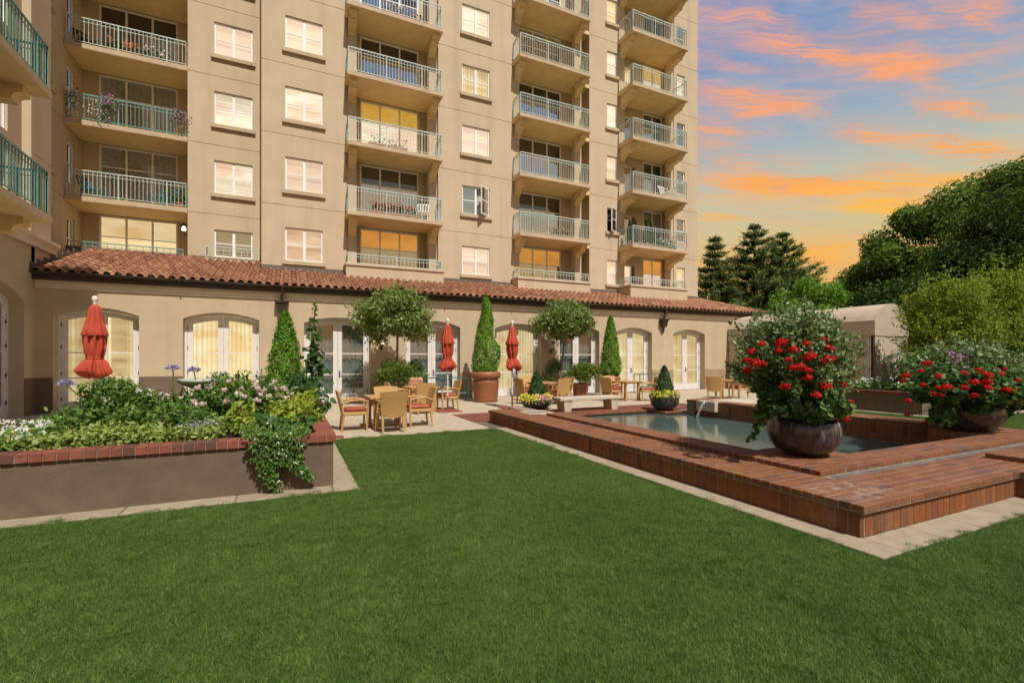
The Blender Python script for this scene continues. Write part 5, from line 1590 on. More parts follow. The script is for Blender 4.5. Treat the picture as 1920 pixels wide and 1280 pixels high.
# ---- background trees beyond the garden
def big_tree(name, label, c, r, n, pr, per, size, m, seed, base_z=-.14, zmin=-.75, asp=.55, tr=.4, up=.25, inner=.6, group='trees beyond the garden'):
    pf = puffs(c, r, n, pr, seed, zmin, inner)
    v = clumps(pf, per, size, asp, .75, .55, .35, up, 4)
    tips = [tuple(Vector(pf[i][0]).lerp(Vector(c), .45)) for i in range(0, len(pf), max(1, len(pf) // 9))]
    return crown_thing(name, label, 'tree', (c[0], c[1], base_z), v, M[m], limbs((c[0], c[1], base_z), (c[0], c[1], c[2] - r[2] * .35), tips, tr), 'bark', group)
big_tree('oak_tree', 'huge dark green spreading tree at the right edge of the sky', (49.8, 16.0, 7.9), (9.3, 10.8, 7.5), 190, 1.75, 1000, .27, 'l_oak', 5, zmin=-1, tr=.4, up=.7, inner=.72)
big_tree('oak_tree', 'dark green tree lower left of the huge spreading tree', (46.6, 21.0, 4.6), (3.6, 3.6, 4.2), 44, 1.4, 800, .25, 'l_oak', 6, tr=.35, up=.4)
big_tree('broadleaf_tree', 'small dark green tree low on the skyline behind the canopy', (41.8, 24.0, 3.6), (4.2, 4.2, 3.0), 40, 1.2, 600, .24, 'l_dark', 7, tr=.3)
big_tree('broadleaf_tree', 'bright green tree above the canopy roof right of the conifers', (30.2, 19.6, 3.6), (2.7, 2.7, 2.9), 46, .75, 300, .2, 'l_bright', 8, tr=.2)
big_tree('broadleaf_tree', 'dark tree at the far right behind the yellow green maple', (40.0, 10.5, 5.5), (6.0, 6.0, 6.6), 80, 1.5, 520, .26, 'l_dark', 9, tr=.3)
big_tree('broadleaf_tree', 'shaded tree filling the gap behind the canopy end', (33.5, 15.5, 3.0), (3.0, 3.0, 3.6), 36, 1.1, 330, .24, 'l_dark', 19, tr=.25)
def maple(label, c, r, seed, n=60):
    v, tw = twigs((c[0], c[1], c[2] - r[2] * .9), c, r, n, 84, .085, seed, .6, -.75, .3, .06)
    pf = puffs(c, (r[0] * .8, r[1] * .8, r[2] * .85), 26, .34, seed + 7, -.5, .4)
    v = np.concatenate([v, clumps(pf, 240, .08, .6, .7, .7, .1, .5)])
    tips = [p[0] for p in pf[::6]]
    crown_thing('maple_tree', label, 'tree', (c[0], c[1], -.14), v, M['l_maple'], limbs((c[0], c[1], -.14), (c[0], c[1], c[2] - r[2] * .5), tips, .1), 'bark', 'yellow green maples right of the canopy')
maple('yellow green maple overlapping the right end of the canopy', (21.5, 8.7, 2.75), (1.6, 1.6, 1.9), 31, 330)
maple('yellow green maple at the right edge below the huge dark tree', (23.9, 8.2, 3.1), (1.9, 1.9, 2.1), 32, 360)
maple('low yellow green maple behind the wide flower bowl', (22.6, 7.0, 1.9), (1.9, 1.4, 1.3), 33, 260)
def conifer(label, x, y, h, wid, seed, n_lv=26):
    g = np.random.default_rng(seed); P = []; Nn = []; D = []
    t = thing('conifer_tree', label, 'tree', (x, y, -.14), 'tall conifers behind the arcade')
    br = MB()
    br.tube([(x, y, -.14), (x + .1, y, h * .5), (x, y, h)], [.38, .25, .04], 8)
    for l in range(n_lv):
        f = l / (n_lv - 1); z = h * (.10 + .89 * f)
        L0 = wid * (1 - f) ** .95 * (.35 + .65 * min(1, f / .12)) + .25
        nb = int(9 - 3 * f)
        for k in range(nb):
            a = 2 * math.pi * k / nb + l * 1.3 + g.uniform(-.3, .3); L = L0 * g.uniform(.6, 1.15)
            d = np.array([math.cos(a), math.sin(a), 0])
            m = int(105 * L + 40)
            s = g.uniform(.12, 1, m) ** .8
            zz = z - .10 * L * np.sin(s * math.pi) + (.13 + .1 * f) * L * s ** 2
            wob = g.normal(0, .07 + .05 * L * .35, (m, 3)) * np.array([1.5, 1.5, .6]) * (.5 + s)[:, None]
            p = np.array([x, y, 0]) + d * (L * s)[:, None]; p[:, 2] = zz; p += wob
            P.append(p); Nn.append(np.tile([0, 0, 1.0], (m, 1))); D.append(np.tile(d + np.array([0, 0, .75]), (m, 1)))
            br.tube([(x, y, z), (x + d[0] * L * .9, y + d[1] * L * .9, z + .2 * L)], [.05, .015], 4, cap=False)
    P = np.concatenate(P); Nn = np.concatenate(Nn); D = np.concatenate(D)
    leaf_obj('crown', leaf_verts(P, Nn, .40, .22, .6, dirs=D, k=4), M['l_pine'], t)
    br.build('trunk', M['bark'], t, fix=False)
conifer('slender conifer nearest the tower corner, left of the pair', 36.6, 32.6, 12.9, 4.0, 41, 17)
conifer('tall broad conifer, left peak of the dark pair against the orange sky', 40.0, 31.0, 14.1, 7.8, 42, 18)
conifer('broad conifer sloping down to the right in front of the sky', 42.3, 29.8, 13.3, 7.8, 43, 18)
# far wood closing the horizon
g2 = np.random.default_rng(77); pf = []
for i in range(230):
    a = R(g2.uniform(38, 100)); d = g2.uniform(52, 75)
    pf.append(((d * math.sin(a), d * math.cos(a), g2.uniform(.4, 4.6)), g2.uniform(1.6, 3.0)))
tag(leaf_obj('far_wood', clumps(pf, 130, .55, .6, .8, k=4), M['l_dark']), 'far dark wood along the horizon behind the trees', 'wood', kind='stuff')

# ---- clipped and potted evergreens
def cone_verts(n, x, y, z0, z1, r0, size, bump=.08, twist=0, bottom=.12, power=.85, asp=.6):
    f = rng.uniform(0, 1, n) ** 1.35; a = rng.uniform(0, 2 * np.pi, n)
    rr = r0 * (1 - f) ** power * np.minimum(1, .55 + f / bottom * .45) + .012
    rr = rr * (1 + bump * np.sin(5 * a + 21 * f + twist * f * 6) + bump * .8 * np.sin(9 * a - 33 * f)) * (1 - .28 * rng.uniform(0, 1, n) ** 2)
    p = np.stack([x + rr * np.cos(a), y + rr * np.sin(a), z0 + (z1 - z0) * f], 1)
    nn = np.stack([np.cos(a), np.sin(a), np.full(n, .35)], 1)
    return leaf_verts(p, nn, size, asp, .5, dirs=np.stack([np.cos(a) * .6, np.sin(a) * .6, np.full(n, 1.0)], 1))
def evergreen(name, label, cat, x, y, z0, z1, r0, n, size, m, **k):
    t = thing(name, label, cat, (x, y, z0))
    leaf_obj('crown', cone_verts(n, x, y, z0, z1, r0, size, **k), M[m], t)
    b = MB(); b.tube([(x, y, z0 - .05), (x, y, z0 + (z1 - z0) * .85)], [r0 * .12, .01], 6); b.build('trunk', M['bark'], t)
    return t
evergreen('cypress_cone', 'bright green cypress cone standing in the rear of the flower bed', 'cypress', -.05, 9.25, .58, 2.40, .36, 12000, .05, 'l_cypress', bump=.10, power=.62, asp=.4)
evergreen('cypress_cone', 'bright green cypress cone by the wall lantern, behind the right table', 'cypress', 12.4, 16.5, .78, 3.38, .47, 11000, .07, 'l_cypress', bump=.10, power=.66, asp=.4)
# the twisted one in the tall terracotta pot: a broad foot with a leaning spire
t = thing('twisted_cypress', 'tall twisted cypress with a broad foot growing in the terracotta pot', 'cypress', (6.62, 16.35, 1.0))
V = []
prof = [(1.02, .36), (1.25, .48), (1.7, .52), (2.1, .46), (2.3, .33), (2.6, .29), (3.0, .26), (3.3, .19), (3.6, .14), (3.95, .02)]
n = 12000; f = rng.uniform(0, 1, n); zz = 1.02 + 2.93 * f ** 1.15; a = rng.uniform(0, 2 * np.pi, n)
rr = np.interp(zz, [q[0] for q in prof], [q[1] for q in prof])
rr = rr * (1 + .07 * np.sin(a + 4.2 * zz) + .06 * np.sin(7 * a + 11 * zz)) * (1 - .25 * rng.uniform(0, 1, n) ** 2)
lean = np.interp(zz, [1, 2, 2.4, 3.0, 4], [0, .03, -.05, .03, .01])
p = np.stack([6.62 + lean + rr * np.cos(a), 16.35 + rr * np.sin(a), zz], 1)
leaf_obj('crown', leaf_verts(p, np.stack([np.cos(a), np.sin(a), np.full(n, .4)], 1), .068, .42, .5), M['l_cypress'], t)
b = MB(); b.tube([(6.62, 16.35, .98), (6.6, 16.35, 3.3)], [.06, .015], 6); b.build('trunk', M['bark'], t)
evergreen('boxwood_cone', 'clipped dark green boxwood cone in the round bowl at the back of the pool', 'boxwood', 10.55, 11.32, .44, 1.36, .30, 3600, .045, 'l_box', bump=.03, power=.7, bottom=.1)
evergreen('boxwood_cone', 'clipped dark green boxwood cone in the low bowl left of the bench', 'boxwood', 7.15, 13.35, .31, 1.16, .31, 3600, .048, 'l_box', bump=.04, power=.6, bottom=.1)
def bedding(label, x, y, z, r, cols, n=420, name='bedding_flowers'):
    t = thing(name, label, 'flowers', (x, y, z))
    a = rng.uniform(0, 2 * np.pi, n); k = rng.uniform(.45, 1.12, n)
    p = np.stack([x + r * k * np.cos(a), y + r * k * np.sin(a), z + rng.uniform(.0, .13, n) - .10 * (k > 1)], 1)
    nn = np.stack([np.cos(a) * .6, np.sin(a) * .6, np.ones(n)], 1)
    leaf_obj('foliage', leaf_verts(p, nn, .07, .6, .6), M['l_green'], t)
    for m, cnt, arc0, arc1 in cols:
        a = rng.uniform(arc0, arc1, cnt); k = rng.uniform(.5, 1.12, cnt)
        p = np.stack([x + r * k * np.cos(a), y + r * k * np.sin(a), z + rng.uniform(.06, .15, cnt) - .09 * (k > 1)], 1)
        p = np.repeat(p, 5, 0) + rng.normal(0, .018, (cnt * 5, 3))
        tag(leaf_obj('flower_heads', leaf_verts(p, np.tile([-.2, -.5, .9], (cnt * 5, 1)), .042, .85, .4), M[m], t), kind='stuff')
bedding('yellow and pink bedding flowers in the round bowl by the pool', 10.55, 11.32, .46, .42, [('f_yellow', 90, 3.0, 5.2), ('f_salmon', 60, 5.0, 7.2)])
bedding('yellow and pale pink bedding flowers filling the low bowl by the bench', 7.15, 13.35, .31, .50, [('f_yellow', 110, 2.4, 4.3), ('f_salmon', 60, 4.2, 5.4), ('f_yellow', 60, 5.2, 6.9)])

# ---- round trees on the patio
def round_tree(label, x, y, c, r, seed, base):
    pf = puffs(c, r, 46, .40, seed, -.9, .45)
    v = clumps(pf, 170, .125, .42, .8, .7, .2, .2)
    v2, tw = twigs((c[0], c[1], c[2] - r[2] * .7), c, (r[0] * 1.06, r[1] * 1.06, r[2] * 1.1), 90, 40, .12, seed + 3, .42, -.6, .45, .06)
    v = np.concatenate([v, v2])
    tips = [pf[i][0] for i in range(0, 46, 5)]
    crown_thing('bay_tree', label, 'tree', (x, y, base), v, M['l_bay'], limbs((x, y, base), (c[0], c[1], c[2] - r[2] * .75), tips, .055), 'bark_pale', 'round headed bay trees in pots')
round_tree('left round headed bay tree over the green bush, in front of the dark door', 3.30, 16.2, (3.32, 16.1, 3.0), (1.25, 1.1, .82), 51, .5)
round_tree('right round headed bay tree on a slim trunk behind the bench', 10.0, 16.7, (10.12, 16.5, 3.05), (1.1, 1.0, .78), 52, .5)
b = MB(); 
def bush(name, label, c, r, n, size, m, cat='bush', base=None, per=150, pr=.3, asp=.5, seed=1, inner=.5):
    pf = puffs(c, r, n, pr, seed, -.8, inner)
    t = thing(name, label, cat, base or (c[0], c[1], c[2] - r[2]))
    leaf_obj('foliage', clumps(pf, per, size, asp, .8, .6, .3, .2), M[m], t)
    return t
def stems(t, base, tips, r=.012, m='bark'):
    b = MB()
    for tp in tips:
        bb = Vector(base); tp = Vector(tp); b.tube([tuple(bb), tuple(bb.lerp(tp, .5) + Vector((0, 0, .05))), tuple(tp)], [r, r * .8, r * .4], 5, cap=False)
    b.build('stems', M[m], t, fix=False)
bush('camellia_bush', 'dense green bush under the left round tree', (3.22, 15.9, 1.1), (.55, .5, .42), 26, .075, 'l_rust', seed=61, pr=.24)
bush('camellia_bush', 'smaller dark green bush right of the bush under the left round tree', (3.95, 16.3, 1.05), (.36, .36, .38), 14, .07, 'l_green', seed=62, pr=.2)
bush('drooping_bush', 'rusty green drooping bush by the white door behind the bench', (10.75, 16.2, .98), (.72, .55, .40), 26, .085, 'l_rust', seed=63, pr=.25)
bush('climbing_bush', 'thin green climber beside the trunk of the right round tree', (9.85, 16.9, 1.0), (.3, .3, .55), 12, .08, 'l_green', seed=64, pr=.18)

# ---- big bowl shrubs: leaves along twigs
t = thing('flowering_shrub', 'grey green leafy shrub rising from the bowl on the near corner of the fountain', 'shrub', (6.02, 3.99, .8))
v, tips = twigs((6.0, 3.97, .8), (5.86, 3.98, 1.62), (.84, .62, .66), 250, 66, .06, 71, .5)
leaf_obj('foliage', v, M['l_grey'], t); stems(t, (6.0, 3.99, .75), tips[::4], .012)
t = thing('geranium', 'red geranium with round green leaves spilling over the near bowl', 'geranium', (6.02, 3.99, .8))
pf = puffs((5.94, 3.93, 1.08), (.60, .43, .29), 54, .13, 72, -.62, .5)
pf += [((6.50, 3.80, .92), .07)]
leaf_obj('trailing_stem', clumps([((5.36 - .05 * i, 3.96, 1.0 - .06 * i), .05) for i in range(7)], 11, .06, .95, .8, .6, .2, .2, 8), M['l_ger'], t)
leaf_obj('foliage', clumps(pf, 95, .07, .95, .8, .55, .3, .2, 8), M['l_ger'], t)
FH = head_mesh('flower_head', .062, 150, M['f_red'], .025)
F1 = [(5.0, 3.78, 1.77), (4.92, 3.85, 1.68), (5.14, 3.63, 1.78), (5.07, 3.62, 1.69), (5.21, 3.54, 1.7), (5.41, 3.51, 1.77), (5.71, 3.51, 1.82), (5.75, 3.47, 1.72), (5.39, 3.46, 1.62), (5.67, 3.43, 1.58), (4.88, 3.88, 1.58), (4.89, 3.77, 1.54), (4.92, 3.7, 1.54), (4.86, 3.86, 1.46), (5.13, 3.54, 1.58), (5.24, 3.48, 1.5), (5.15, 3.51, 1.5), (5.33, 3.45, 1.46), (5.33, 3.45, 1.38), (5.09, 3.56, 1.28), (5.62, 3.43, 1.28), (5.51, 3.46, 1.18), (6.02, 3.46, 1.28), (5.91, 3.49, 1.09), (6.55, 3.69, 1.04), (6.52, 3.71, 0.81)]
big1 = {2, 4, 7, 8, 9, 11, 15, 20, 23}
def heads(t, pts, big, me, c, pull=0.0):
    b = MB()
    for i, p in enumerate(pts):
        P_ = Vector(p)
        o = inst('flower_head', me, t, tuple(P_)); s = random.uniform(.6, .8) * (1.35 if i in big else 1.0)
        o.scale = (s * random.uniform(1, 1.25), s * random.uniform(1, 1.2), s); o.rotation_euler = (random.uniform(-.4, .4), random.uniform(-.4, .4), random.uniform(0, 6))
        cc = P_.lerp(Vector(c), .55); b.tube([tuple(P_), tuple(P_.lerp(cc, .5) - Vector((0, 0, .06))), tuple(cc - Vector((0, 0, .1)))], .006, 4, cap=False)
    b.build('stems', M['l_ger'], t, fix=False)
heads(t, F1, big1, FH, (5.95, 3.95, 1.2))
t = thing('olive_shrub', 'grey green feathery shrub rising behind red flowers in the wide right bowl', 'shrub', (10.68, 4.06, .78))
v, tips = twigs((10.7, 4.1, .78), (10.95, 4.25, 1.42), (1.0, .8, .52), 170, 50, .075, 73, .38)
leaf_obj('foliage', v, M['l_grey'], t); stems(t, (10.7, 4.1, .72), tips[::5], .012)
t = thing('geranium', 'red geranium and trailing leaves spreading over the wide right bowl', 'geranium', (10.68, 4.06, .78))
pf = puffs((10.4, 3.98, 1.1), (1.05, .56, .30), 60, .19, 74, -.5, .5)
pf += [((9.75 - .05 * i, 4.0 - .0 * i, .95 - .08 * i), .14) for i in range(5)] + [((11.2, 3.75, .75), .14), ((10.1, 3.7, .82), .14)]
leaf_obj('foliage', clumps(pf, 120, .078, .95, .8, .55, .3, .2, 8), M['l_ger'], t)
F2 = [(9.28, 4.07, 1.52), (9.11, 4.07, 1.4), (9.27, 4.4, 1.23), (9.23, 4.33, 1.32), (9.05, 3.82, 1.33), (8.95, 3.97, 1.19), (8.98, 3.8, 1.15), (9.03, 3.72, 1.16), (8.96, 3.85, 1.06), (9.0, 3.77, 1.04), (9.33, 3.62, 1.38), (9.58, 3.55, 1.42), (9.69, 3.49, 1.35), (9.39, 3.53, 1.24), (9.22, 3.58, 1.16), (9.62, 3.47, 1.24), (9.62, 3.46, 1.16), (9.39, 3.53, 1.04), (10.06, 3.46, 1.36), (10.24, 3.48, 1.43), (10.54, 3.43, 1.25), (10.1, 3.41, 1.11), (10.3, 3.41, 1.1), (10.64, 3.43, 1.0), (10.64, 3.45, 0.89), (9.13, 4.25, 0.91), (9.69, 4.51, 0.63), (9.66, 4.26, 0.52)]
heads(t, F2, {3, 7, 12, 13, 15, 21, 22, 0}, FH, (10.3, 4.0, 1.1))
pf = [((9.3 + .13 * i, 3.95 - .03 * i, 1.15 + .22 * abs(math.sin(i * 2.1))), .2) for i in range(12)]
leaf_obj('foliage', clumps(pf, 80, .07, .7, .8), M['l_ger'], t)
t = thing('mauve_flowers', 'small mauve flower spikes among the leaves of the wide right bowl', 'flowers', (9.9, 3.9, .8))
p = np.concatenate([rng.normal(c, .045, (24, 3)) for c in [(9.6, 3.85, 1.66), (9.68, 3.82, 1.58), (9.75, 3.75, 1.42), (10.9, 3.7, 1.5)]])
leaf_obj('flower_heads', leaf_verts(p, np.tile([0, -.5, .5], (len(p), 1)), .035, .8, .5), M['f_mauve'], t)
b = MB(); [b.tube([(10.2, 3.95, .8), tuple(c)], .006, 4, cap=False) for c in [(9.6, 3.85, 1.66), (9.68, 3.82, 1.58), (9.75, 3.75, 1.42), (10.9, 3.7, 1.5)]]; b.build('stems', M['l_ger'], t, fix=False)

# ---- flower bed in the left planter
def carpet(name, label, box, n, size, m, z0, z1, asp=.55, kind='stuff', cat='plants', hump=None, up=.8):
    x = rng.uniform(box[0], box[1], n); y = rng.uniform(box[2], box[3], n)
    z = z0 + (z1 - z0) * (.5 + .35 * np.sin(x * 5.1 + 1) * np.sin(y * 4.3) + .25 * rng.normal(0, 1, n))
    p = np.stack([x, y, z], 1)
    nn = np.tile([0, -.35, up], (n, 1))
    o = leaf_obj(name, leaf_verts(p, nn, size, asp, .55), M[m])
    return tag(o, label, cat, kind=kind)
carpet('ground_cover', 'variegated yellow green ground cover along the front of the flower bed', (-2.75, -.75, 6.55, 7.5), 9000, .058, 'l_var', .60, .80, .62)
carpet('ground_cover', 'mixed green foliage filling the back of the flower bed', (-2.8, .32, 7.3, 9.7), 14000, .065, 'l_green', .60, .90, .5)
for i, (lb, c, r, m, sz, nn) in enumerate([
        ('golden leaved shrub behind the trailing plant at the planter corner', (-.12, 7.05, .82), (.52, .40, .20), 'l_yel', .07, 20),
        ('feathery mid green shrub left of the birdbath', (-1.98, 7.6, .98), (.42, .38, .36), 'l_green', .055, 26),
        ('dark leafy shrub in the middle of the flower bed', (-1.45, 7.1, .82), (.42, .3, .25), 'l_green', .06, 18),
        ('variegated shrub behind the birdbath', (-.85, 8.9, .95), (.5, .4, .3), 'l_var', .08, 18),
        ('light green shrub at the right rear of the flower bed', (.18, 8.3, .95), (.28, .5, .32), 'l_ger', .085, 18),
        ('golden shrub on the right edge of the planter', (.22, 7.75, .85), (.24, .45, .22), 'l_yel', .07, 14)]):
    t = bush('garden_shrub', lb, c, r, nn, sz, m, 'shrub', base=(c[0], c[1], .6), seed=100 + i, pr=.16, per=110)
t = bush('silver_plant', 'silver grey lacy plant near the planter rim', (-.95, 6.85, .74), (.2, .16, .12), 10, .05, 'l_silver', 'plant', base=(-.95, 6.85, .6), seed=120, pr=.09, per=60, asp=.25)
t = bush('silver_plant', 'small silver grey plant among the variegated leaves', (-1.35, 7.35, .8), (.16, .14, .1), 8, .05, 'l_silver', 'plant', base=(-1.35, 7.35, .6), seed=121, pr=.08, per=60, asp=.25)
# big scalloped leaves at the corner
t = thing('mallow_plant', 'clump of large dark scalloped leaves over the planter corner', 'plant', (-.05, 6.75, .6))
p = np.stack([rng.uniform(-.32, .26, 90), rng.uniform(6.5, 6.95, 90), rng.uniform(.74, .88, 90)], 1)
leaf_obj('foliage', leaf_verts(p, np.tile([0, -.5, .8], (90, 1)), .11, 1.0, .45, k=8), M['l_box'], t)
# rose bush
t = thing('rose_bush', 'rose bush covered with pale pink blooms right of the birdbath', 'rose bush', (-.62, 7.85, .6))
v, tips = twigs((-.62, 7.85, .6), (-.62, 7.8, 1.02), (.62, .5, .36), 120, 34, .052, 130, .6, -.3, .3)
leaf_obj('foliage', v, M['l_green'], t); stems(t, (-.62, 7.85, .6), tips[::5], .007)
RH = head_mesh('bloom', .036, 60, M['f_pink'], .027, .75)
for i in range(36):
    d = rng.normal(0, 1, 3); d /= np.linalg.norm(d); d[1] = -abs(d[1]) * .8; d[2] = abs(d[2]) * 1.1 - .25
    q = np.array((-.60, 7.78, 1.03)) + d * np.array((.66, .5, .36)) * rng.uniform(.9, 1.06)
    o = inst('bloom', RH, t, tuple(q)); s = random.uniform(.6, 1.15); o.scale = (s, s, s); o.rotation_euler = (random.uniform(-.6, .6), random.uniform(-.6, .6), 0)
# white candytuft
def florets(name, label, centres, n, rad, size, m, fol, cat='flowers'):
    t = thing(name, label, cat, (*centres[0][:2], .6))
    p = np.concatenate([rng.normal(c, rad * np.array([1, 1, .5]), (n, 3)) for c in centres])
    leaf_obj('foliage', leaf_verts(p - np.array([0, 0, .05]), np.tile([0, -.3, .8], (len(p), 1)), .06, .4, .6), M[fol], t)
    hd = np.concatenate([rng.normal(c, rad * np.array([1, 1, .45]), (max(6, n // 6), 3)) for c in centres])
    hd = np.repeat(hd, 11, 0) + rng.normal(0, .012, (len(hd) * 11, 3))
    tag(leaf_obj('flower_heads', leaf_verts(hd + np.array([0, -.02, .03]), np.tile([0, -.6, .8], (len(hd), 1)), size * .72, .9, .35), M[m], t), kind='stuff')
florets('candytuft', 'white candytuft at the left end of the flower bed', [(-2.55, 6.75, .8), (-2.7, 6.95, .82), (-2.45, 7.1, .84), (-2.75, 6.62, .76)], 90, .10, .024, 'f_white', 'l_green')
florets('candytuft', 'small white flowers by the umbrella foot at the back of the bed', [(-2.5, 8.4, 1.0), (-2.35, 8.8, 1.05)], 70, .09, .024, 'f_white', 'l_green')
florets('dianthus', 'dark wine red flowers at the right rear of the flower bed', [(.12, 8.6, 1.12), (.3, 8.4, 1.0), (.36, 8.0, .9)], 60, .09, .03, 'f_wine', 'l_green')
florets('white_phlox', 'white flowers leaning over the right planter edge below the tall hollyhock', [(.42, 8.5, 1.05), (.46, 8.2, .92)], 60, .08, .03, 'f_white', 'l_ger')
florets('pink_flowers', 'pale pink flowers scattered between shrub and birdbath', [(-1.6, 8.0, 1.02), (-1.75, 7.5, 1.12), (-1.4, 7.9, .95)], 50, .12, .03, 'f_pink', 'l_green')
def agapanthus(label, foot, top):
    t = thing('agapanthus', label, 'flower', foot)
    b = MB(); f = Vector(foot); e = Vector(top); b.tube([tuple(f), tuple(f.lerp(e, .5) + Vector((.02, 0, .03))), tuple(e)], .008, 6); b.build('stem', M['l_green'], t, fix=False)
    n = 110; d = unit(rng.normal(0, 1, (n, 3))); d[:, 2] = np.abs(d[:, 2]) * .7
    p = np.array(top) + d * .06 * rng.uniform(.6, 1, (n, 1))
    leaf_obj('flower_head', leaf_verts(p, np.cross(d, rng.normal(0, 1, (n, 3))), .042, .42, .3, dirs=d * 2), M['f_purple'], t)
agapanthus('purple agapanthus leaning left in front of the leftmost arched door', (-2.1, 7.5, .8), (-2.43, 7.5, 1.28))
agapanthus('tall purple agapanthus left of the birdbath, against the dark dado', (-1.5, 8.0, .8), (-1.45, 8.0, 1.45))
agapanthus('purple agapanthus just above the birdbath basin', (-1.25, 8.4, .8), (-1.22, 8.1, 1.42))
t = thing('agapanthus_leaves', 'strappy green leaves around the birdbath foot', 'plant', (-1.35, 8.2, .6))
n = 90; p = np.stack([rng.normal(-1.38, .12, n), rng.normal(8.15, .12, n), np.full(n, .68)], 1); a = rng.uniform(0, 6.28, n)
leaf_obj('foliage', leaf_verts(p, np.stack([np.cos(a), np.sin(a), np.full(n, .3)], 1), .42, .07, .2, dirs=np.stack([np.cos(a) * .7, np.sin(a) * .7, np.full(n, 1.2)], 1)), M['l_green'], t)
# hollyhock
t = thing('hollyhock', 'very tall hollyhock stalk with large leaves left of the dark curtained door', 'plant', (.38, 9.0, .6))
b = MB(); b.tube([(.38, 9.0, .6), (.36, 8.98, 1.7), (.44, 9.0, 2.62)], [.02, .016, .006], 6); b.tube([(.3, 8.9, .6), (.28, 8.85, 1.6)], [.014, .006], 6); b.build('stem', M['l_green'], t, fix=False)
V = []
n = 230; s = rng.uniform(0, 1, n) ** 1.35; z = .75 + 1.8 * s; a = rng.uniform(0, 6.28, n); rr = .30 * (1 - s) ** .9 + .03
p = np.stack([.37 + .06 * s + rr * np.cos(a) * rng.uniform(.4, 1, n), 8.98 + rr * np.sin(a), z], 1)
for k in range(n):
    V.append(leaf_verts(p[k:k + 1], np.array([[math.cos(a[k]) * .6, math.sin(a[k]) * .6, .7]]), .16 * (1 - .72 * s[k]), .95, .5, k=8))
leaf_obj('foliage', np.concatenate(V), M['l_ger'], t)
# trailing plant over the wall
t = thing('trailing_plant', 'trailing plant with small white flowers spilling over the planter wall', 'plant', (-.12, 6.3, .6))
V = []; 
def hang(n, xf, z0, z1, wdt, out=.10):
    s = rng.uniform(0, 1, n)
    z = z0 + (z1 - z0) * s
    x = np.array([xf(q) for q in s]) + np.clip(rng.normal(0, 1, n), -1.35, 1.35) * np.array([wdt(q) for q in s]) * (1 + .25 * np.sin(s * 19))
    y = 6.27 - out * (1 - s * .55) * rng.uniform(.1, 1, n)
    return np.stack([x, y, z], 1)
P1 = np.concatenate([hang(2600, lambda s: -.13 + .03 * s, .76, .34, lambda s: .19 * (1 - .25 * s), .16), hang(420, lambda s: -.28 + .17 * s, .42, .03, lambda s: .075 - .04 * s), hang(520, lambda s: .0 + .25 * s, .42, .15, lambda s: .08 - .04 * s),
                     np.stack([np.clip(rng.normal(-.13, .2, 900), -.5, .22), rng.uniform(6.28, 6.75, 900), rng.normal(.76, .03, 900)], 1)])
leaf_obj('foliage', leaf_verts(P1, np.tile([0, -.8, .45], (len(P1), 1)), .042, .42, .6, dirs=np.tile([0, -.2, -.5], (len(P1), 1))), M['l_green'], t)
pk = P1[rng.choice(len(P1), 46, replace=False)]; pk = np.repeat(pk, 4, 0) + rng.normal(0, .006, (184, 3)); pk[:, 1] -= .03
leaf_obj('flower_heads', leaf_verts(pk, np.tile([0, -1, .4], (184, 1)), .015, .9, .3), M['f_white'], t)

# ---- far right planter and its plants
carpet('ground_cover', 'green bedding foliage in the far right planter', (16.25, 17.35, 7.35, 10.4), 3600, .10, 'l_green', .62, .82, .5)
florets('candytuft', 'white flowers along the brick rim of the far right planter', [(16.4, 9.0, .8), (16.5, 8.6, .82), (16.6, 8.2, .84), (16.4, 7.8, .8), (16.7, 8.9, .9)], 70, .16, .045, 'f_white', 'l_green')
florets('yellow_flowers', 'yellow flowers at the left end of the far right planter', [(16.4, 10.1, .78), (16.5, 9.7, .8)], 60, .16, .05, 'f_yellow', 'l_green')
t = thing('echium_plant', 'tall plant with long drooping leaves in front of the canopy end', 'plant', (16.8, 8.0, .6))
n = 110; s = rng.uniform(0, 1, n); a = rng.uniform(0, 6.28, n)
p = np.stack([16.8 + .08 * np.cos(a), 8.0 + .08 * np.sin(a), .8 + 1.0 * s], 1)
leaf_obj('foliage', leaf_verts(p, np.stack([np.cos(a) * .3, np.sin(a) * .3, np.full(n, .9)], 1), .42, .16, .25, dirs=np.stack([np.cos(a), np.sin(a), .5 - .6 * rng.uniform(0, 1, n)], 1)), M['l_grey'], t)
b = MB(); b.tube([(16.8, 8, .6), (16.82, 8, 1.8)], [.03, .015], 6); b.build('stem', M['l_green'], t, fix=False)
t = bush('garden_shrub', 'leafy shrub with white flowers at the far right planter end', (17.2, 7.6, 1.25), (.55, .5, .5), 22, .09, 'l_green', 'shrub', base=(17.2, 7.6, .6), seed=140, pr=.22, per=110)
florets('white_hydrangea', 'white flower clusters beside the tall drooping plant', [(17.0, 7.4, 1.5), (17.2, 7.2, 1.4)], 60, .16, .06, 'f_white', 'l_green')
for i, (lb, c, r) in enumerate([('dark hedge shrub below the maples, left one', (19.6, 7.3, .8), (1.0, .9, .9)), ('dark hedge shrub below the maples, middle one', (21.6, 6.9, .9), (1.3, 1.0, 1.0)), ('dark hedge shrub at the right edge below the maples', (24.2, 6.9, 1.0), (1.5, 1.1, 1.1)),
                                ('dark shrub behind the canopy foot', (25.0, 10.5, 1.2), (1.4, 1.6, 1.5)), ('dark tall shrub at the right edge', (27.0, 8.2, 1.6), (1.8, 1.8, 1.9))]):
    bush('hedge_shrub', lb, c, r, 44, .13, 'l_dark', 'shrub', base=(c[0], c[1], 0), seed=150 + i, pr=.42, per=170)

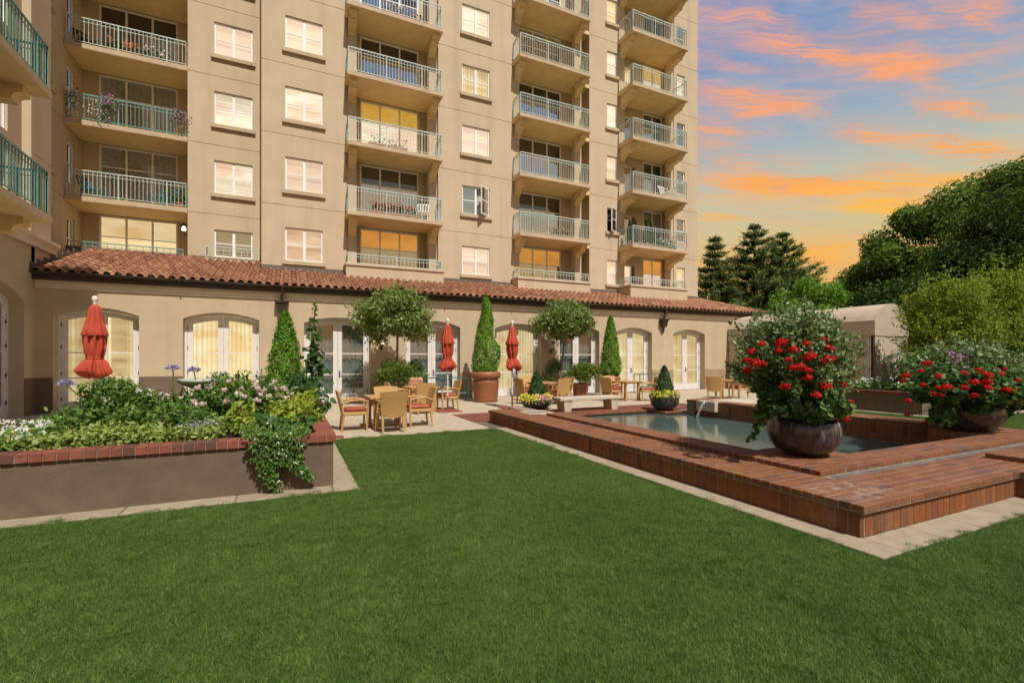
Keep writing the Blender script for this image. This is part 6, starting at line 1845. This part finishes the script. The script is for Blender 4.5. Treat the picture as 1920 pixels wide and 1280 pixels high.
# ---- things kept on the balconies
def box_flowers(label, x0, x1, y, z, m, n, potm='terracotta', name='flower_box'):
    t = thing(name, label, 'flower box', ((x0 + x1) / 2, y, z))
    b = MB(); b.bbox(x0, x1, y - .1, y + .1, z + .01, z + .2, .01); b.build('trough', M[potm], t)
    p = np.stack([rng.uniform(x0, x1, n), rng.normal(y, .08, n), z + .2 + rng.uniform(0, .3, n)], 1)
    leaf_obj('foliage', leaf_verts(p, np.tile([0, -.5, .7], (n, 1)), .1, .7, .6), M['l_ger'], t)
    q = np.stack([rng.uniform(x0, x1, n // 4), rng.normal(y - .06, .06, n // 4), z + .32 + rng.uniform(0, .24, n // 4)], 1); q = np.repeat(q, 4, 0) + rng.normal(0, .02, (len(q) * 4, 3))
    tag(leaf_obj('flower_heads', leaf_verts(q, np.tile([0, -.8, .5], (len(q), 1)), .06, .85, .4), M[m], t), kind='stuff')
box_flowers('red geraniums behind the railing of the balcony above the orange lit window', 3.1, 5.0, 20.28, 7.55, 'f_red', 260)
box_flowers('orange flowers on the top left balcony', -6.2, -5.2, 22.8, 13.15, 'f_orange', 150)
box_flowers('pink and green flowers at the right of the top left balcony', -5.1, -4.3, 22.8, 13.15, 'f_pink', 170)
box_flowers('pale flowers on the balcony with amber blinds', 3.0, 4.6, 20.3, 10.35, 'f_white', 60)
box_flowers('green trough of plants on the lowest right balcony', 17.9, 19.3, 19.9, 7.55, 'f_white', 150, 'black')
box_flowers('salmon flowers on the lowest middle balcony', 11.6, 12.8, 20.4, 7.55, 'f_salmon', 160)
box_flowers('flowers on the topmost middle balcony', 3.6, 5.4, 20.3, 15.95, 'f_salmon', 160)
def hang_flowers(label, x, y, z, m):
    t = thing('hanging_basket', label, 'hanging basket', (x, y, z))
    p = rng.normal((x, y, z), (.14, .08, .22), (150, 3)); leaf_obj('foliage', leaf_verts(p, np.tile([0, -.6, .4], (150, 1)), .08, .5, .6), M['l_ger'], t)
    p = rng.normal((x, y - .06, z + .05), (.14, .08, .2), (110, 3)); leaf_obj('flower_heads', leaf_verts(p, np.tile([0, -.8, .4], (110, 1)), .045, .85, .5), M[m], t)
hang_flowers('white flowers hung on the left rail end of the second left balcony', -7.15, 22.5, 11.05, 'f_white')
hang_flowers('mauve flowers hung in the middle of the second left balcony', -6.05, 22.4, 11.05, 'f_mauve')
hang_flowers('pale trailing flowers beside the mauve basket on the second left balcony', -6.35, 22.5, 10.75, 'f_pink')
hang_flowers('mauve flowers at the right rail end of the second left balcony', -3.85, 22.4, 11.0, 'f_mauve')
for (x, y, z, h, lb) in [(16.5, 20.3, 7.56, 1.35, 'potted conifer against the rail corner, leftmost on the lowest right balcony'), (17.0, 20.45, 7.56, 1.45, 'potted conifer second from left on the lowest right balcony'), (17.55, 20.2, 7.56, 1.5, 'potted conifer third from left on the lowest right balcony'), (17.95, 20.3, 7.56, 1.45, 'potted conifer nearest the glass door on the lowest right balcony')]:
    t = evergreen('potted_conifer', lb, 'conifer', x, y, z + .3, z + h, .2, 700, .08, 'l_dark')
    b = MB(); b.lathe([(.10, 0), (.15, .3), (.14, .3), (.13, .27)], 12, (x, y, z)); b.build('pot', M['terracotta'], t)
t = bush('potted_plant', 'round potted shrub at the right of the lowest left balcony', (-4.0, 22.9, 8.05), (.28, .25, .3), 10, .09, 'l_green', 'plant', base=(-4.0, 22.9, 7.56), seed=170, pr=.14, per=60)
b = MB(); b.lathe([(.14, 0), (.2, .26), (.18, .26)], 12, (-4.0, 22.9, 7.56)); b.build('pot', M['terracotta'], t)
def lounge(x, y, z, rz_, label, m, name='balcony_chair'):
    t = thing(name, label, 'chair', (x, y, z))
    b = MB(); b.add([(-.25, -.25, .38), (.25, -.25, .38), (.25, .25, .36), (-.25, .25, .36)], [(0, 1, 2, 3)]); b.bbox(-.26, .26, -.26, .26, .34, .38, .01); b.build('seat', M[m], t, shift=(x, y, z))
    b = MB()
    for i in range(5):
        xx = -.22 + .11 * i; b.tube([(xx, .24, .38), (xx * 1.1, .42, .88)], .022, 5)
    b.tube([(-.25, .42, .88), (.25, .42, .88)], .025, 5); b.build('backrest', M[m], t, shift=(x, y, z))
    for sx in (-1, 1):
        for sy in (-1, 1):
            l = MB(); l.tube([(sx * .24, sy * .24, 0), (sx * .23, sy * .22, .36)], .02, 5); l.build('leg', M[m], t, shift=(x, y, z))
        l = MB(); l.tube([(sx * .27, -.25, .34), (sx * .28, -.24, .56), (sx * .28, .3, .6)], .02, 5); l.build('arm', M[m], t, shift=(x, y, z))
    t.rotation_euler = (0, 0, rz_)
lounge(-6.7, 23.0, 7.56, R(60), 'teal garden chair at the left of the lowest left balcony', 'teal')
lounge(-4.5, 23.1, 7.56, R(-50), 'teal garden chair at the right of the lowest left balcony', 'teal')
lounge(-6.9, 23.1, 13.16, R(40), 'black chair at the left end of the top left balcony', 'black')
lounge(5.3, 20.45, 7.56, R(-20), 'white chair at the right end of the balcony with red geraniums', 'white')
lounge(19.0, 20.2, 10.36, R(10), 'white chair on the second right balcony', 'white')
lounge(-5.6, 12.6, 4.80, R(120), 'dark chair on the near wing balcony', 'black')

# ---------------------------------------------------------------- florets too small to pick apart
for o in bpy.data.objects:
    if o.name.startswith('flower_heads') and 'kind' not in o:
        o['kind'] = 'stuff'
